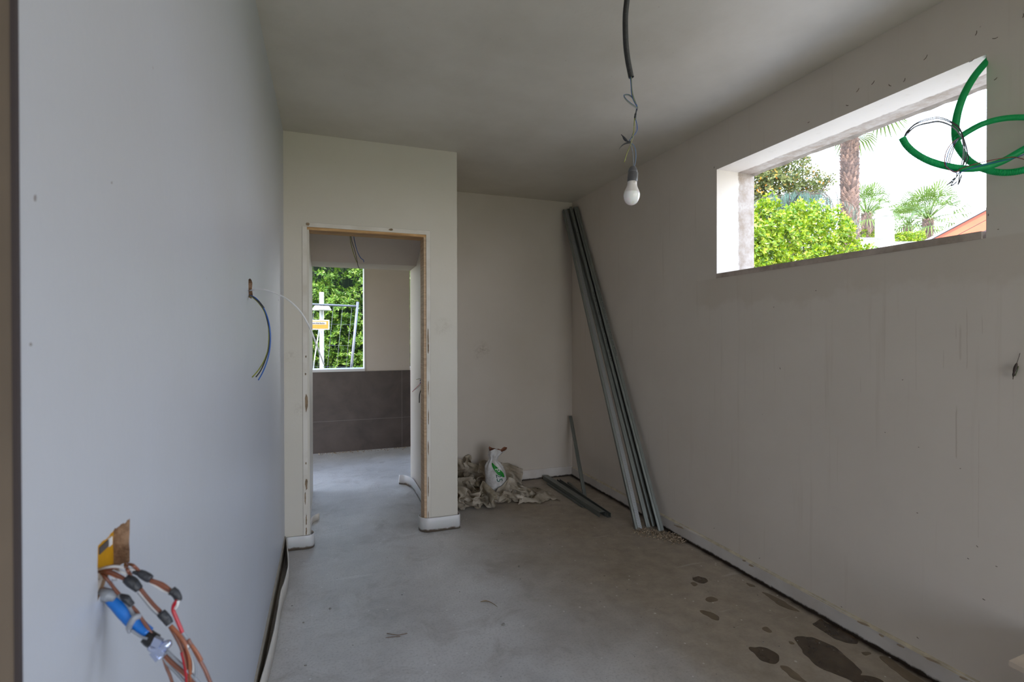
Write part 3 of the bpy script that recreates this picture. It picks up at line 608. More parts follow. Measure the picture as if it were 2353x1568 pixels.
# wires at the switch hole of the passage wall
q = PX(971, 873, XC)
t = empty('passage_wires', q, 'small tuft of blue, brown and black wires sticking out of the passage wall', 'wires')
def K(px, py, o=0.): return PX(px, py, XC) + Vector((-o, 0, 0))
wire('wire', [K(971, 871), P(965, 871, 4.1), P(957, 872.5, 4.05)], .0018, M['yg'], t)
wire('wire', [K(971, 877), P(966, 882, 4.1), P(958, 890, 4.05), P(947, 901, 4.0)], .0018, M['red'], t)
wire('wire', [K(972, 884), P(968, 894, 4.05), P(964, 908, 4.02), P(963.5, 926, 4.0)], .0036, M['black'], t)
wire('wire', [K(971, 879), P(965, 886, 4.12), P(958, 893, 4.1), P(951, 896, 4.08)], .0014, M['grey'], t)
m = MB()
for i in range(6): m.tube([K(971.5, 872 + i * 1.4), P(967 - (i % 3), 871 + i * 2.0, 4.12)], .003, 6)
m.build('connector', M['blue'], t)

# ------------------------------------------------------------------ steel profiles
g = G('galvanised_steel'); M['galv'] = g.done(g.mix(g.ramp(g.noise(6, 5, .6, g.co((40, 40, 2))), .35, .7), s2l((136, 140, 135)), s2l((108, 112, 108))), .48, .6)
g = G('perforated_galvanised_steel'); x, y, z = g.xyz()
rx = g.math('DIVIDE', x, .0052); rz = g.math('DIVIDE', z, .0060)
rx2 = g.math('ADD', rx, g.math('MULTIPLY', g.math('FLOORED_MODULO', g.math('FLOOR', rz), 2.), .5))
fx = g.math('SUBTRACT', g.math('FRACT', rx2), .5); fz = g.math('SUBTRACT', g.math('FRACT', rz), .5)
rd = g.math('SQRT', g.math('ADD', g.math('MULTIPLY', fx, fx), g.math('MULTIPLY', fz, fz)))
hole = g.math('LESS_THAN', rd, .30); M['perf'] = g.done(g.mix(hole, s2l((160, 162, 162)), s2l((22, 22, 22))), .45, g.math('MULTIPLY', g.math('SUBTRACT', 1., hole), .5))
M['inkd'] = plain('black_ink_print', (34, 34, 36), .6)
def frame(A, B, side=None, toward=None):
    t = (B - A).normalized(); w_ = Vector(side or r2); w_ = (w_ - t * w_.dot(t)).normalized(); d = w_.cross(t) * 1.0
    if d.dot(Vector(toward) if toward else CAM - A) < 0: d = -d
    return Matrix(((w_.x, d.x, t.x, A.x), (w_.y, d.y, t.y, A.y), (w_.z, d.z, t.z, A.z), (0, 0, 0, 1)))
def prof_mesh(m, pl_, L, th=.0012, close=False, z0=0.):      # thin sheet bent along the polyline, length L
    n = len(pl_); off = []
    for i in range(n):
        a = Vector(pl_[max(0, i - 1)]); b = Vector(pl_[min(n - 1, i + 1)]); q = (b - a).normalized(); off.append(Vector((q.y, -q.x)) * th)
    vs = []
    for z in (z0, L):
        for i in range(n): vs.append((pl_[i][0], pl_[i][1], z))
        for i in range(n): vs.append((pl_[i][0] + off[i].x, pl_[i][1] + off[i].y, z))
    k = 2 * n; fs = []
    for i in range(n - 1):
        fs += [(i, i + 1, k + i + 1, k + i), (n + i, k + n + i, k + n + i + 1, n + i + 1), (i, n + i, n + i + 1, i + 1), (k + i, k + i + 1, k + n + i + 1, k + n + i)]
    fs += [(0, k, k + n, n), (n - 1, n + n - 1, k + n + n - 1, k + n - 1)]
    m.add(vs, fs)
def profile(name, A, B, pls, label, group=None, side=None, toward=None, mat=None):
    Mx = frame(A, B, side, toward); L = (B - A).length; m = MB()
    for p in pls: prof_mesh(m, p, L)
    o = m.build(name, mat or M['galv']); o.matrix_world = Mx; return tag(o, label, 'metal profile', group), L
def child(o, mb, name, mat):
    c = mb.build(name, mat); c.parent = o; return c
def text_mesh(txt, size, xf, name, mat, parent, sub=0):      # lettering as a mesh; xf maps (u, v) to a local point
    cu = bpy.data.curves.new('t', 'FONT'); cu.body = txt; cu.size = size; cu.resolution_u = 3
    o = bpy.data.objects.new('t', cu); C.objects.link(o)
    me = bpy.data.meshes.new_from_object(o.evaluated_get(bpy.context.evaluated_depsgraph_get())); bpy.data.objects.remove(o); bpy.data.curves.remove(cu)
    if sub:
        bm = bmesh.new(); bm.from_mesh(me); bmesh.ops.subdivide_edges(bm, edges=bm.edges, cuts=sub); bmesh.ops.triangulate(bm, faces=bm.faces); bm.to_mesh(me); bm.free()
    for v in me.vertices: v.co = xf(v.co.x, v.co.y)
    me.materials.clear(); me.materials.append(mat); me.name = name
    c = bpy.data.objects.new(name, me); C.objects.link(c)
    if parent: c.parent = parent
    return c
gp = 'steel profiles leaning in the corner'
A, B = PZ(1467, 1218, .003), P(1297.5, 481, 4.90)
o, L = profile('metal_profile', A, B, [[(-.020, -.034), (-.018, -.002), (-.004, .001), (-.003, -.03)]], 'leftmost leaning metal profile, with a perforated face', gp)
m = MB(); prof_mesh(m, [(.0, -.004), (.030, -.006)], L); child(o, m, 'perforated_flange', M['perf'])
m = MB(); prof_mesh(m, [(.030, -.006), (.031, -.03)], L); child(o, m, 'flange', M['galv'])
A, B = PZ(1489, 1213, .003), P(1304.5, 478.5, 4.93)
o, L = profile('metal_profile', A, B, [[(.020, -.035), (.020, -.012), (-.006, -.010), (-.006, -.04)]], 'plain narrow metal profile leaning directly behind the perforated one', gp)
A, B = PZ(1503, 1210, .003), P(1312, 477, 4.87)
o, L = profile('metal_profile', A, B, [[(.008, .012), (-.013, .012), (-.016, -.03), (.026, -.032), (.026, .004)], [(.0, -.028), (.0, -.012)], [(.012, -.028), (.012, -.014)]], 'middle leaning metal channel with large black printing along it', gp)
text_mesh('LT 3.00  TECNA P.M  27x48x0.6  11 EN 14195  ES 14195', .019, lambda u, v: Vector((.006 - v, .0141, 1.30 + u * 1.5)), 'stamped_print', M['inkd'], o)
for zz in (2.62, 2.86):
    m = MB(); m.tube([(-.004, .0122, zz), (-.004, .0136, zz)], .004, 10); child(o, m, 'punched_hole', M['inkd'])
A, B = PZ(1520, 1221, .003), P(1323.5, 476, 4.84)
o, L = profile('metal_profile', A, B, [[(-.021, -.012), (-.020, .004), (-.006, .006), (-.005, -.004), (-.004, .006), (.019, .002), (.020, -.036), (.016, -.036)]], 'rightmost leaning metal profile, with one thin line of small black print along its flat face', gp)
text_mesh('TECNA  P.U  27 x 30 x 0.6 (M)  L T 3.27  2024  EN 14195', .0125, lambda u, v: Vector((.0125 - v, .0072 - .17 * (.0125 - v + .004), 1.36 + u * 2.15)), 'stamped_print', M['inkd'], o)

# short pieces
A, B = PZ(1344, 1141, .002), P(1311, 957, 4.93)
profile('metal_offcut', A, B, [[(-.015, -.012), (-.013, .004), (.004, .006), (.016, .002)]], 'short thin metal strip leaning upright in the far corner', 'metal offcuts')
def lying(a, b, w_, h, label, inv=True, lift=.0):
    A = Vector(a) ; B = Vector(b); A.z = B.z = lift; up = Vector((0, 0, 1)); t = (B - A).normalized(); side = t.cross(up)
    pls = [[(-w_ / 2, .001), (-w_ / 2, h), (w_ / 2, h), (w_ / 2, .001)]] if inv else [[(-w_ / 2, h), (-w_ / 2, .002), (w_ / 2, .002), (w_ / 2, h), (w_ / 2 - .006, h)]]
    Mx = Matrix(((side.x, 0, t.x, A.x), (side.y, 0, t.y, A.y), (side.z, 1, t.z, A.z), (0, 0, 0, 1))); m = MB()
    for p in pls: prof_mesh(m, p, (B - A).length)
    o = m.build('metal_offcut', M['galv']); o.matrix_world = Mx; return tag(o, label, 'metal offcut', 'metal offcuts')
lying(PZ(1384, 1189, 0), PZ(1253, 1102, 0), .052, .040, 'longest metal channel lying upside down on the floor in the alcove')
lying(PZ(1400, 1190, 0), PZ(1283, 1109, 0), .026, .034, 'metal track lying along the right side of the longest floor channel', False)
lying(PZ(1341, 1168, 0), PZ(1258, 1113, 0), .022, .012, 'thin metal strip lying on the floor left of the longest channel', True)
lying(PZ(1346, 1147, 0), PZ(1306, 1112, 0), .020, .018, 'short narrow metal piece on the floor at the foot of the upright strip', True)

# ------------------------------------------------------------------ P25 sack
bc_ = Vector((1.349, 4.10, 0)); zk = [(.0, .060, .050), (.02, .085, .062), (.08, .094, .070), (.15, .093, .070), (.20, .090, .066), (.25, .078, .058), (.28, .060, .048), (.30, .040, .036), (.315, .033, .028), (.335, .040, .032), (.355, .054, .040), (.38, .068, .038), (.40, .078, .036)]
leanx = [(.0, .004), (.15, .004), (.3, -.022), (.34, -.014), (.40, .014)]
def lerp_t(tb, z, j=1):
    for a, b in zip(tb, tb[1:]):
        if z <= b[0]: t = (z - a[0]) / (b[0] - a[0]); t = max(0, min(1, t)); t = t * t * (3 - 2 * t) * .5 + t * .5; return a[j] + (b[j] - a[j]) * t
    return tb[-1][j]
def sack(th, z, off=0.):
    a, b = lerp_t(zk, z, 1), lerp_t(zk, z, 2)
    pleat = abs(z - .31); f = 1 + (.10 * sin(th * 9 + z * 6) * math.exp(-(pleat / .07) ** 2)) + .05 * nz(cos(th) * 2, sin(th) * 2, z * 9) + (.16 * sin(3 * th + 1) if z > .36 else 0) * (z - .36) / .04
    x = cos(th) * a * f + lerp_t(leanx, z); y = sin(th) * b * f
    n = Vector((cos(th), sin(th) * 1.2, .15)).normalized()
    zz = z + (.005 * sin(th) + .013 * sin(3 * th + .5) + .01 * nz(cos(th) * 3, sin(th) * 3, 5)) * max(0, (z - .34) / .06)
    q = r2 * (x + n.x * off) + Vector((fwd.x, fwd.y, 0)) * (y + n.y * off); return bc_ + Vector((q.x, q.y, zz + .012 + n.z * off * .3))
g = G('sack_paper'); M['sack'] = g.done(g.mix(g.ramp(g.noise(26, 5, .6), .4, .7), s2l((206, 205, 204)), s2l((176, 170, 166))), .6)
g = G('sack_paper_inside'); M['sackin'] = g.done(s2l((128, 82, 58)), .8)
t = empty('paper_sack', bc_, 'white paper sack with a green printed stripe, pinched at the neck, standing in the plastic', 'sack')
n, zs = 64, [i * .40 / 48 for i in range(49)]
m = MB(); m.add([sack(2 * pi * k / n, z) for z in zs for k in range(n)], [(i * n + k, i * n + (k + 1) % n, (i + 1) * n + (k + 1) % n, (i + 1) * n + k) for i in range(48) for k in range(n)] + [tuple(range(n))[::-1]], 0, True)
m.build('sack_body', M['sack'], t, recalc=False)
m = MB(); m.add([sack(2 * pi * k / n, z, -.003) for z in zs[38:] for k in range(n)], [(i * n + k, (i + 1) * n + k, (i + 1) * n + (k + 1) % n, i * n + (k + 1) % n) for i in range(10) for k in range(n)], 0, True)
m.build('sack_lining', M['sackin'], t, recalc=False)
def on_sack(u, v, off=.0018): return sack(-pi / 2 + u / .088, v, off)       # u across (m), v height; -pi/2 faces the lens
M['sgreen'] = plain('sack_print_green', (10, 132, 34), .5, 0, .04); M['sdark'] = plain('sack_print_dark_green', (8, 84, 66), .5); M['swhite'] = plain('sack_print_white', (222, 222, 220), .5)
m = MB(); nn = 26; vs = []
for i in range(nn + 1):
    v = .292 - i * (.292 - .172) / nn; f = i / nn; l = -.016 + .030 * f + .030 * f * f; r_ = .006 + .082 * sin(min(1, f * 1.1) * pi / 2) ** 1.1
    if f > .8: l = l + (f - .8) / .2 * .030
    for j in range(7): vs.append(on_sack(l + (r_ - l) * j / 6, v, .0016))
m.add(vs, [(i * 7 + j, i * 7 + j + 1, (i + 1) * 7 + j + 1, (i + 1) * 7 + j) for i in range(nn) for j in range(6)], 0, True)
m.build('green_swoosh', M['sgreen'], t, recalc=False).location = -Vector(t.location)
def down(u0, v0, off): return lambda u, v: on_sack(u0 + v, v0 - u, off) - Vector(t.location)
text_mesh('P', .064, down(.014, .252, .0030), 'letter_print', M['swhite'], t, 2)
text_mesh('25', .070, down(.010, .206, .0030), 'letter_print', M['sdark'], t, 2)

# ------------------------------------------------------------------ crumpled plastic sheeting
g = G('dusty_plastic_film')
c = g.mix(g.ramp(g.noise(7, 5, .6), .38, .66), s2l((222, 213, 198)), s2l((172, 160, 138)))
c = g.mix(g.ramp(g.noise(24, 3, .5, g.co((1, 1, 3))), .70, .73), c, s2l((52, 48, 42)))
g.done(c, .26); translucent(g, c, .35)
tr = g.n('ShaderNodeBsdfTransparent'); mx = g.n('ShaderNodeMixShader'); mx.inputs[0].default_value = .16; prev = g.out.inputs[0].links[0].from_socket
g.l(prev, mx.inputs[1]); g.l(tr.outputs[0], mx.inputs[2]); g.l(mx.outputs[0], g.out.inputs[0]); M['film'] = g.m
t = empty('plastic_sheet', PZ(1150, 1145, 0), 'crumpled dusty translucent plastic sheeting heaped around the paper sack', 'plastic sheet')
import numpy as np
SACK_XY = (bc_.x, bc_.y)
def slump(nx, ny, x0, x1, yc, amp, waves, height, seed, lean, taper, steps=150):
    """a standing, pleated film left to sink under its own weight: particles joined by near-rigid links"""
    px = np.zeros((ny, nx, 3)); pin = np.zeros((ny, nx), bool)
    for j in range(ny):
        for i in range(nx):
            u, v = i / (nx - 1), j / (ny - 1); n1, n2 = nz(u * 4 + seed, v * 3), nz(u * 11 + seed, v * 8, 5)
            ph = 2 * pi * waves * u + n1 * 1.5 + v * 1.2; hh = height * (1 - taper * u)
            px[j, i] = (x0 + (x1 - x0) * u + .03 * n2, yc + amp * sin(ph) * (.7 + .6 * v) + .03 * n2 + lean * v, .012 + hh * v + .02 * n1 * v)
    rest = []
    for dj, di, k in ((0, 1, .5), (1, 0, .5), (1, 1, .35), (1, -1, .35), (0, 2, .10), (2, 0, .10)):
        A_, B2_ = (slice(0, ny - dj), slice(0, nx - di) if di >= 0 else slice(-di, nx)), (slice(dj, ny), slice(di, nx) if di >= 0 else slice(0, nx + di))
        rest.append((A_, B2_, np.linalg.norm(px[A_] - px[B2_], axis=2) * 1.02, k))
    pin[0, ::5] = True; r = random.Random(seed)
    for _ in range(7): pin[r.randrange(max(1, ny // 2)), r.randrange(nx)] = True
    home = px.copy(); old = px.copy()
    for st in range(steps):
        vel = (px - old) * .93; old = px.copy(); px = px + vel; px[..., 2] -= .00022
        for _ in range(7):
            for A_, B2_, L0, k in rest:
                d = px[B2_] - px[A_]; L = np.linalg.norm(d, axis=2) + 1e-9; c = (d * ((L - L0) / L * k)[..., None]) * .5
                px[A_] += c; px[B2_] -= c
            px[..., 2] = np.maximum(px[..., 2], .004); px[..., 1] = np.minimum(px[..., 1], YB - .02); px[..., 0] = np.maximum(px[..., 0], XPR + .006)
            q = px[..., :2] - np.array(SACK_XY); rr = np.linalg.norm(q, axis=2) + 1e-9; push = np.maximum(0, .104 - rr); px[..., :2] += q / rr[..., None] * push[..., None]
            px[pin] = home[pin]
    m = MB(); m.add([tuple(v) for v in px.reshape(-1, 3)], [(j * nx + i, j * nx + i + 1, (j + 1) * nx + i + 1, (j + 1) * nx + i) for j in range(ny - 1) for i in range(nx - 1)], 0, True)
    o = m.build('sheet_fold', M['film'], t, recalc=False)
    sm = o.modifiers.new('smooth', 'SUBSURF'); sm.levels = 1; sm.render_levels = 2
    sm = o.modifiers.new('thickness', 'SOLIDIFY'); sm.thickness = .0008
slump(64, 22, .91, 1.24, 4.31, .07, 2.2, .36, 1, .08, .05, 42)
slump(60, 18, 1.16, 1.68, 4.34, .06, 2.6, .31, 2, .06, .22, 42)
slump(60, 13, .92, 1.28, 3.90, .07, 3.0, .24, 7, -.03, .1, 60)
slump(56, 12, .98, 1.50, 3.96, .035, 2.6, .17, 9, -.06, .1, 50)
slump(58, 16, 1.28, 1.70, 3.95, .06, 2.4, .26, 4, .08, .4, 60)
slump(40, 16, 1.46, 1.84, 3.84, .03, 1.6, .30, 5, .34, .8, 100)
slump(46, 14, .93, 1.25, 4.08, .05, 2.4, .24, 12, .05, .1, 55)

# ------------------------------------------------------------------ rubble, puddles, floor litter
g = G('plaster_rubble'); gi = g.n('ShaderNodeNewGeometry'); M['rubble'] = g.done(g.mix(gi.outputs['Random Per Island'], s2l((188, 172, 150)), s2l((120, 98, 74))), .9)
def shard(m, c, r, rd, flat=.5):
    k = rd.randint(5, 7); a0 = rd.random() * 6; up = Vector((rd.uniform(-.35, .35), rd.uniform(-.35, .35), 1)).normalized(); a = up.orthogonal().normalized(); b = up.cross(a)
    rs = [r * rd.uniform(.6, 1.1) for _ in range(k)]; bot = [c + (a * cos(a0 + 2 * pi * i / k) + b * sin(a0 + 2 * pi * i / k)) * rs[i] for i in range(k)]
    top = [q + up * r * flat * rd.uniform(.8, 1.2) - (q - c) * .25 for q in bot]
    m.add(bot + top, [tuple(range(k))[::-1], tuple(k + i for i in range(k))] + [(i, (i + 1) % k, k + (i + 1) % k, k + i) for i in range(k)])
rd = random.Random(5); m = MB()
ctr = [(1475, 1222, 10), (1500, 1226, 14), (1520, 1232, 14), (1535, 1236, 12), (1550, 1240, 10), (1562, 1243, 8)]
for i in range(900):
    a, b, w_ = rd.choice(ctr); p = PZ(a + rd.gauss(0, w_), b + rd.gauss(0, 4.5), .0)
    if p.x > XR - .02: continue
    shard(m, Vector((p.x, p.y, .002 + .014 * rd.random() ** 2)), rd.uniform(.002, .0065), rd)
o = m.build('rubble', M['rubble']); tag(o, 'scattering of crumbled plaster and dust at the feet of the leaning profiles', 'rubble', kind='stuff')
for px, py, r, lab in [(1560, 1240, .020, 'largest pale plaster shard in the rubble by the baseboard'), (1531, 1239, .015, 'flat pinkish plaster chunk in the middle of the rubble'), (1545, 1243, .013, 'small white plaster chip in front of the rubble'), (1525, 1228, .014, 'rounded plaster lump nearest the rightmost profile foot')]:
    p = PZ(px, py, 0); m = MB(); shard(m, Vector((p.x, p.y, .012)), r, rd, .35); tag(m.build('plaster_chip', M['rubble']), lab, 'plaster chip', 'plaster chips in the rubble')
g = G('wet_concrete'); M['wet'] = g.done(g.mix(g.ramp(g.noise(12, 5, .6), .35, .7), s2l((62, 49, 36)), s2l((86, 71, 54))), g.ramp(g.noise(8), .3, .7, .12, .4))
g = G('drying_concrete'); M['damp'] = g.done(g.mix(g.ramp(g.noise(14, 5, .6), .35, .7), s2l((104, 88, 68)), s2l((120, 104, 82))), .35)
def puddle(poly, label, mat='wet', seed=0):
    b = resample(cspline([PZ(a, c_, .0008) for a, c_ in poly], 8), .006)[:-1]; k = len(b); cen = sum(b, Vector()) / k
    b = [p + (p - cen).normalized() * .004 * nz(p.x * 30, p.y * 30, seed) * 2 for p in b]
    for p in b: p.x = min(p.x, XR - .016)
    m = MB(); m.add([Vector((p.x, p.y, .0009)) for p in b] + [Vector((p.x, p.y, .0001)) for p in b], [tuple(range(k))] + [(i, k + i, k + (i + 1) % k, (i + 1) % k) for i in range(k)])
    return tag(m.build('puddle', M[mat], recalc=False), label, 'puddle')
def cpx(l): return [(1500 + a / 2.7585, 1150 + b / 2.7585) for a, b in l]
puddle(cpx([(905, 870), (960, 865), (1040, 880), (1100, 905), (1170, 940), (1230, 1000), (1290, 1050), (1325, 1090), (1320, 1110), (1400, 1120), (1470, 1155), (1440, 1190), (1290, 1160), (1210, 1120), (1130, 1095), (1040, 1045), (985, 1000), (945, 950), (915, 905)]), 'largest dark wet patch on the floor, nearest the camera')
puddle(cpx([(610, 935), (650, 932), (710, 935), (760, 955), (795, 995), (795, 1030), (730, 1030), (680, 1010), (650, 980)]), 'rounded wet patch left of the largest one')
puddle(cpx([(1012, 785), (1045, 770), (1062, 752), (1100, 778), (1180, 815), (1250, 850), (1300, 890), (1290, 908), (1230, 905), (1150, 875), (1080, 830)]), 'long wet patch against the right baseboard')
puddle(cpx([(255, 495), (290, 484), (340, 498), (348, 515), (320, 528), (280, 518)]), 'small oval wet spot nearest the rubble')
puddle(cpx([(240, 525), (265, 520), (285, 535), (262, 545)]), 'tiny damp spot touching the small oval one', 'damp')
puddle(cpx([(298, 700), (340, 700), (400, 725), (426, 750), (415, 763), (370, 750), (320, 722)]), 'slanted oval wet spot halfway between the rubble and the large patch', 'damp')
puddle(cpx([(333, 628), (360, 610), (405, 625), (412, 638), (365, 645)]), 'faint pair of damp spots above the slanted oval spot', 'damp')
puddle(cpx([(690, 582), (740, 595), (800, 625), (860, 660), (930, 705), (880, 695), (800, 665), (730, 610)]), 'thin damp streak beside the right baseboard', 'damp')
puddle(cpx([(805, 1048), (850, 1052), (905, 1090), (950, 1130), (980, 1160), (900, 1135), (840, 1090)]), 'elongated damp patch at the bottom edge, left of the largest one', 'damp')
puddle(cpx([(1440, 990), (1500, 1000), (1560, 1050), (1640, 1100), (1720, 1150), (1790, 1200), (1640, 1155), (1540, 1085), (1470, 1030)]), 'long damp band along the baseboard at the lower right', 'damp')
puddle(cpx([(690, 812), (720, 805), (750, 830), (735, 838), (705, 828)]), 'small damp spot above the rounded wet patch', 'damp')
puddle(cpx([(862, 895), (885, 897), (900, 912), (875, 912)]), 'tiny damp dot at the tip of the largest patch', 'damp')
puddle(cpx([(1320, 965), (1370, 962), (1385, 975), (1350, 985)]), 'short dark damp mark between the large patch and the baseboard', 'damp')
puddle(cpx([(595, 525), (640, 538), (650, 550), (615, 545)]), 'small damp mark by the baseboard near the oval wet spot', 'damp')
# leaf, twigs, crumbs
q = [PZ(1104, 1383, .003), PZ(1118, 1382, .006), PZ(1132, 1387, .007), PZ(1143, 1395, .002)]
m = MB(); sp_ = spline(q, 6); vs = []
for i, p in enumerate(sp_): w_ = .011 * sin(pi * min(1, (i + .6) / len(sp_))); vs += [p + Vector((-.2, .8, .1)) * w_, p + Vector((0, 0, -.002)), p - Vector((-.2, .8, -.25)) * w_]
m.add(vs, [(i * 3 + j, i * 3 + j + 1, i * 3 + j + 4, i * 3 + j + 3) for i in range(len(sp_) - 1) for j in range(2)], 0, True)
M['dry'] = plain('dry_leaf', (168, 144, 112), .8, 0, .15, 60); tag(m.build('dry_leaf', M['dry'], recalc=False), 'single curled dry leaf in the middle of the concrete floor', 'leaf')
m = MB(); m.tube(spline([PZ(889, 1456, .003), PZ(905, 1459, .004), PZ(917, 1460, .003), PZ(936, 1456, .003)], 5), .0014, 6); tag(m.build('twig', plain('twig_brown', (112, 84, 62), .8)), 'brown bent twig on the left part of the floor, the upper of two', 'twig', 'twigs')
m = MB(); m.tube(spline([PZ(886, 1466, .003), PZ(905, 1464, .003), PZ(920, 1463, .003)], 5), .0012, 6); tag(m.build('twig', bpy.data.materials['twig_brown']), 'straight brown twig just below the bent one', 'twig', 'twigs')
M['crumb'] = plain('grey_crumb', (150, 144, 134), .9, 0, .2)
rd = random.Random(9)
for px, py, r, lab in [(1157, 1437, .012, 'grey stone crumb right of the twigs, nearest the camera'), (1193, 1303, .009, 'grey plaster crumb near the middle of the floor, below its twin'), (1196, 1333, .009, 'grey plaster crumb below the upper twin in the middle of the floor'), (1264, 1253, .008, 'small dark crumb on the floor in front of the alcove'),
                       (697, 1433, .007, 'dark speck of grit close to the foot of the left wall'), (702, 1532, .008, 'pale bit of grit at the bottom left of the floor'), (759, 1400, .008, 'thin pale flake beside the left wall strip'), (1754, 1478, .007, 'pale pebble above the rounded wet patch'), (1123, 1385, .0, ''), (963, 1515, .0, '')]:
    if not r: continue
    p = PZ(px, py, 0); m = MB(); shard(m, Vector((p.x, p.y, .003)), r * .85, rd, .35); tag(m.build('crumb', M['crumb']), lab, 'crumb')
m = MB()
for i in range(230):
    x_, y_ = rd.uniform(-.1, 2.2), rd.uniform(1.2, 6.2)
    if rd.random() < .5: x_ = rd.uniform(1.2, 2.2)
    if (y_ > 3.4 and (x_ < 0 or x_ > .6) and (x_ < .95 or y_ > 4.3)): continue
    shard(m, Vector((x_, y_, .001)), rd.uniform(.0012, .0035), rd, .6)
tag(m.build('grit', M['crumb']), 'fine grit scattered over the whole concrete floor', 'grit', kind='stuff')
m = MB()
for i in range(160):
    x_ = rd.uniform(-.1, .95); shard(m, Vector((x_, YF - .03 - abs(rd.gauss(0, .05)), .003)), rd.uniform(.003, .010), rd, .5)
tag(m.build('rubble', M['rubble']), 'line of crumbs along the foot of the dark tiled wall', 'rubble', kind='stuff')

# pale board at the lower right, on two timber blocks
M['board'] = plain('pale_board', (206, 190, 172), .6, 0, .06, 10)
c0, c1 = P(2318, 1519, 1.55), P(2356, 1503, 1.50)
zz = c0.z; d1v = (Vector((c1.x, c1.y, 0)) - Vector((c0.x, c0.y, 0))).normalized()
c2 = P(2360, 1543, 1.30 * 1.0); 
c2 = PZ(2372, 1546, zz); d2v = (Vector((c2.x, c2.y, 0)) - Vector((c0.x, c0.y, 0))).normalized(); cA = Vector((c0.x, c0.y, zz)); cB = PZ(2366, 1497, zz); d1v = (Vector((cB.x, cB.y, 0)) - Vector((cA.x, cA.y, 0))).normalized()
L1, L2 = .30, .62
q = [cA, cA + d1v * L1, cA + d1v * L1 + d2v * L2, cA + d2v * L2]
t = empty('wooden_board', (cA.x, cA.y, 0), 'pale beige board jutting in low at the bottom right corner', 'board')
m = MB(); m.add([v for v in q] + [v - Vector((0, 0, .016)) for v in q], [(0, 1, 2, 3), (7, 6, 5, 4)] + [(i, 4 + i, 4 + (i + 1) % 4, (i + 1) % 4) for i in range(4)]); m.build('board_top', M['board'], t)
for f in (.45, .85):
    c_ = cA + d1v * L1 * .5 + d2v * L2 * f; m = MB(); m.box((c_.x - .03, c_.y - .03, 0), (c_.x + .03, c_.y + .03, zz - .016)); m.build('leg', M['pine'], t)
# ------------------------------------------------------------------ outdoors
M['ground'] = plain('garden_lawn', (146, 144, 108), .9, 0, .2, .6); M['bounce'] = plain('pale_bounce_ground', (206, 198, 186), .8, 0, .05, 2)
m = MB(); m.box((-40, -30, -.4), (-2.62, 60, -.13)); m.box((-2.62, 6.68, -.4), (70, 60, -.13)); m.box((2.6, -30, -.4), (70, 6.68, -.13)); m.box((-2.62, -30, -.4), (2.6, -3.1, -.13)); tag(m.build('ground', M['ground']), kind='structure')
m = MB(); m.box((2.6, -6, -.13), (8.5, 7, -.10)); tag(m.build('bounce_ground', M['bounce']), kind='structure')  # unseen pale ground added to bounce daylight up through the window
def leafmat(name, a, b, c=None, f=.35):
    g = G(name); gi = g.n('ShaderNodeNewGeometry'); rp = g.n('ShaderNodeValToRGB'); g.l(gi.outputs['Random Per Island'], rp.inputs[0])
    rp.color_ramp.elements[0].color = s2l(a); rp.color_ramp.elements[1].color = s2l(b)
    if c: e = rp.color_ramp.elements.new(.9); e.color = s2l(b); rp.color_ramp.elements[-1].color = s2l(c)
    g.done(rp.outputs[0], .38, Specular_IOR_Level=.35); translucent(g, rp.outputs[0], f); return g.m
def leaf(m, p, d, nrm, L, Wd, fold=.25):
    d = d.normalized(); s_ = d.cross(nrm)
    if s_.length < 1e-4: s_ = d.orthogonal()
    s_.normalize(); n2 = s_.cross(d)
    m.v += [tuple(p), tuple(p + d * L * .5 + s_ * Wd * .5 + n2 * Wd * fold), tuple(p + d * L), tuple(p + d * L * .5 - s_ * Wd * .5 + n2 * Wd * fold)]
    b = len(m.v) - 4; m.f += [(b, b + 1, b + 2), (b, b + 2, b + 3)]; m.m += [0, 0]; m.sm += [False, False]
def rv(r): 
    z = r.uniform(-1, 1); a = r.uniform(0, 2 * pi); q = sqrt(1 - z * z); return Vector((q * cos(a), q * sin(a), z))
def foliage(name, blobs, n, L, Wd, mat, parent, seed, whorl=7, front=None, inner=.55, flop=.5):
    r = random.Random(seed); m = MB(); tot = [b[3] ** 2 for b in blobs]
    for _ in range(n // whorl):
        b = r.choices(blobs, tot)[0]; d = rv(r)
        if front and d.dot(front) < -.25: d = -d
        c = Vector(b[:3]) + d * b[3] * (inner + (1.05 - inner) * r.random() ** .5)
        ax = (d + rv(r) * .55 + Vector((0, 0, .35))).normalized(); a = ax.orthogonal().normalized(); bb = ax.cross(a); o0 = r.random() * 6
        for k in range(whorl):
            th = o0 + 2 * pi * k / whorl + r.uniform(-.3, .3); rd_ = a * cos(th) + bb * sin(th)
            leaf(m, c + rd_ * L * .1 + ax * r.uniform(-.4, .4) * L, rd_ * flop * 2 + ax * r.uniform(.1, .9), ax, L * r.uniform(.7, 1.15), Wd * r.uniform(.8, 1.15))
    return m.build(name, mat, parent, recalc=False)
M['bark'] = plain('bark', (74, 60, 48), .9, 0, .2, 20, .5)
def branches(parent, base, tips, r0, name='trunk'):
    m = MB()
    for i, tp_ in enumerate(tips):
        a = Vector(base); b = Vector(tp_); mid = a.lerp(b, .5) + Vector((nz(i * 3.1, 1), nz(i * 3.1, 7), 0)) * .5
        q = spline([a, a.lerp(mid, .6) + Vector((0, 0, .1)), mid, b], 5); m.tube(q, [r0 * (1 - .85 * k / (len(q) - 1)) for k in range(len(q))], 6)
    return m.build(name, M['bark'], parent)
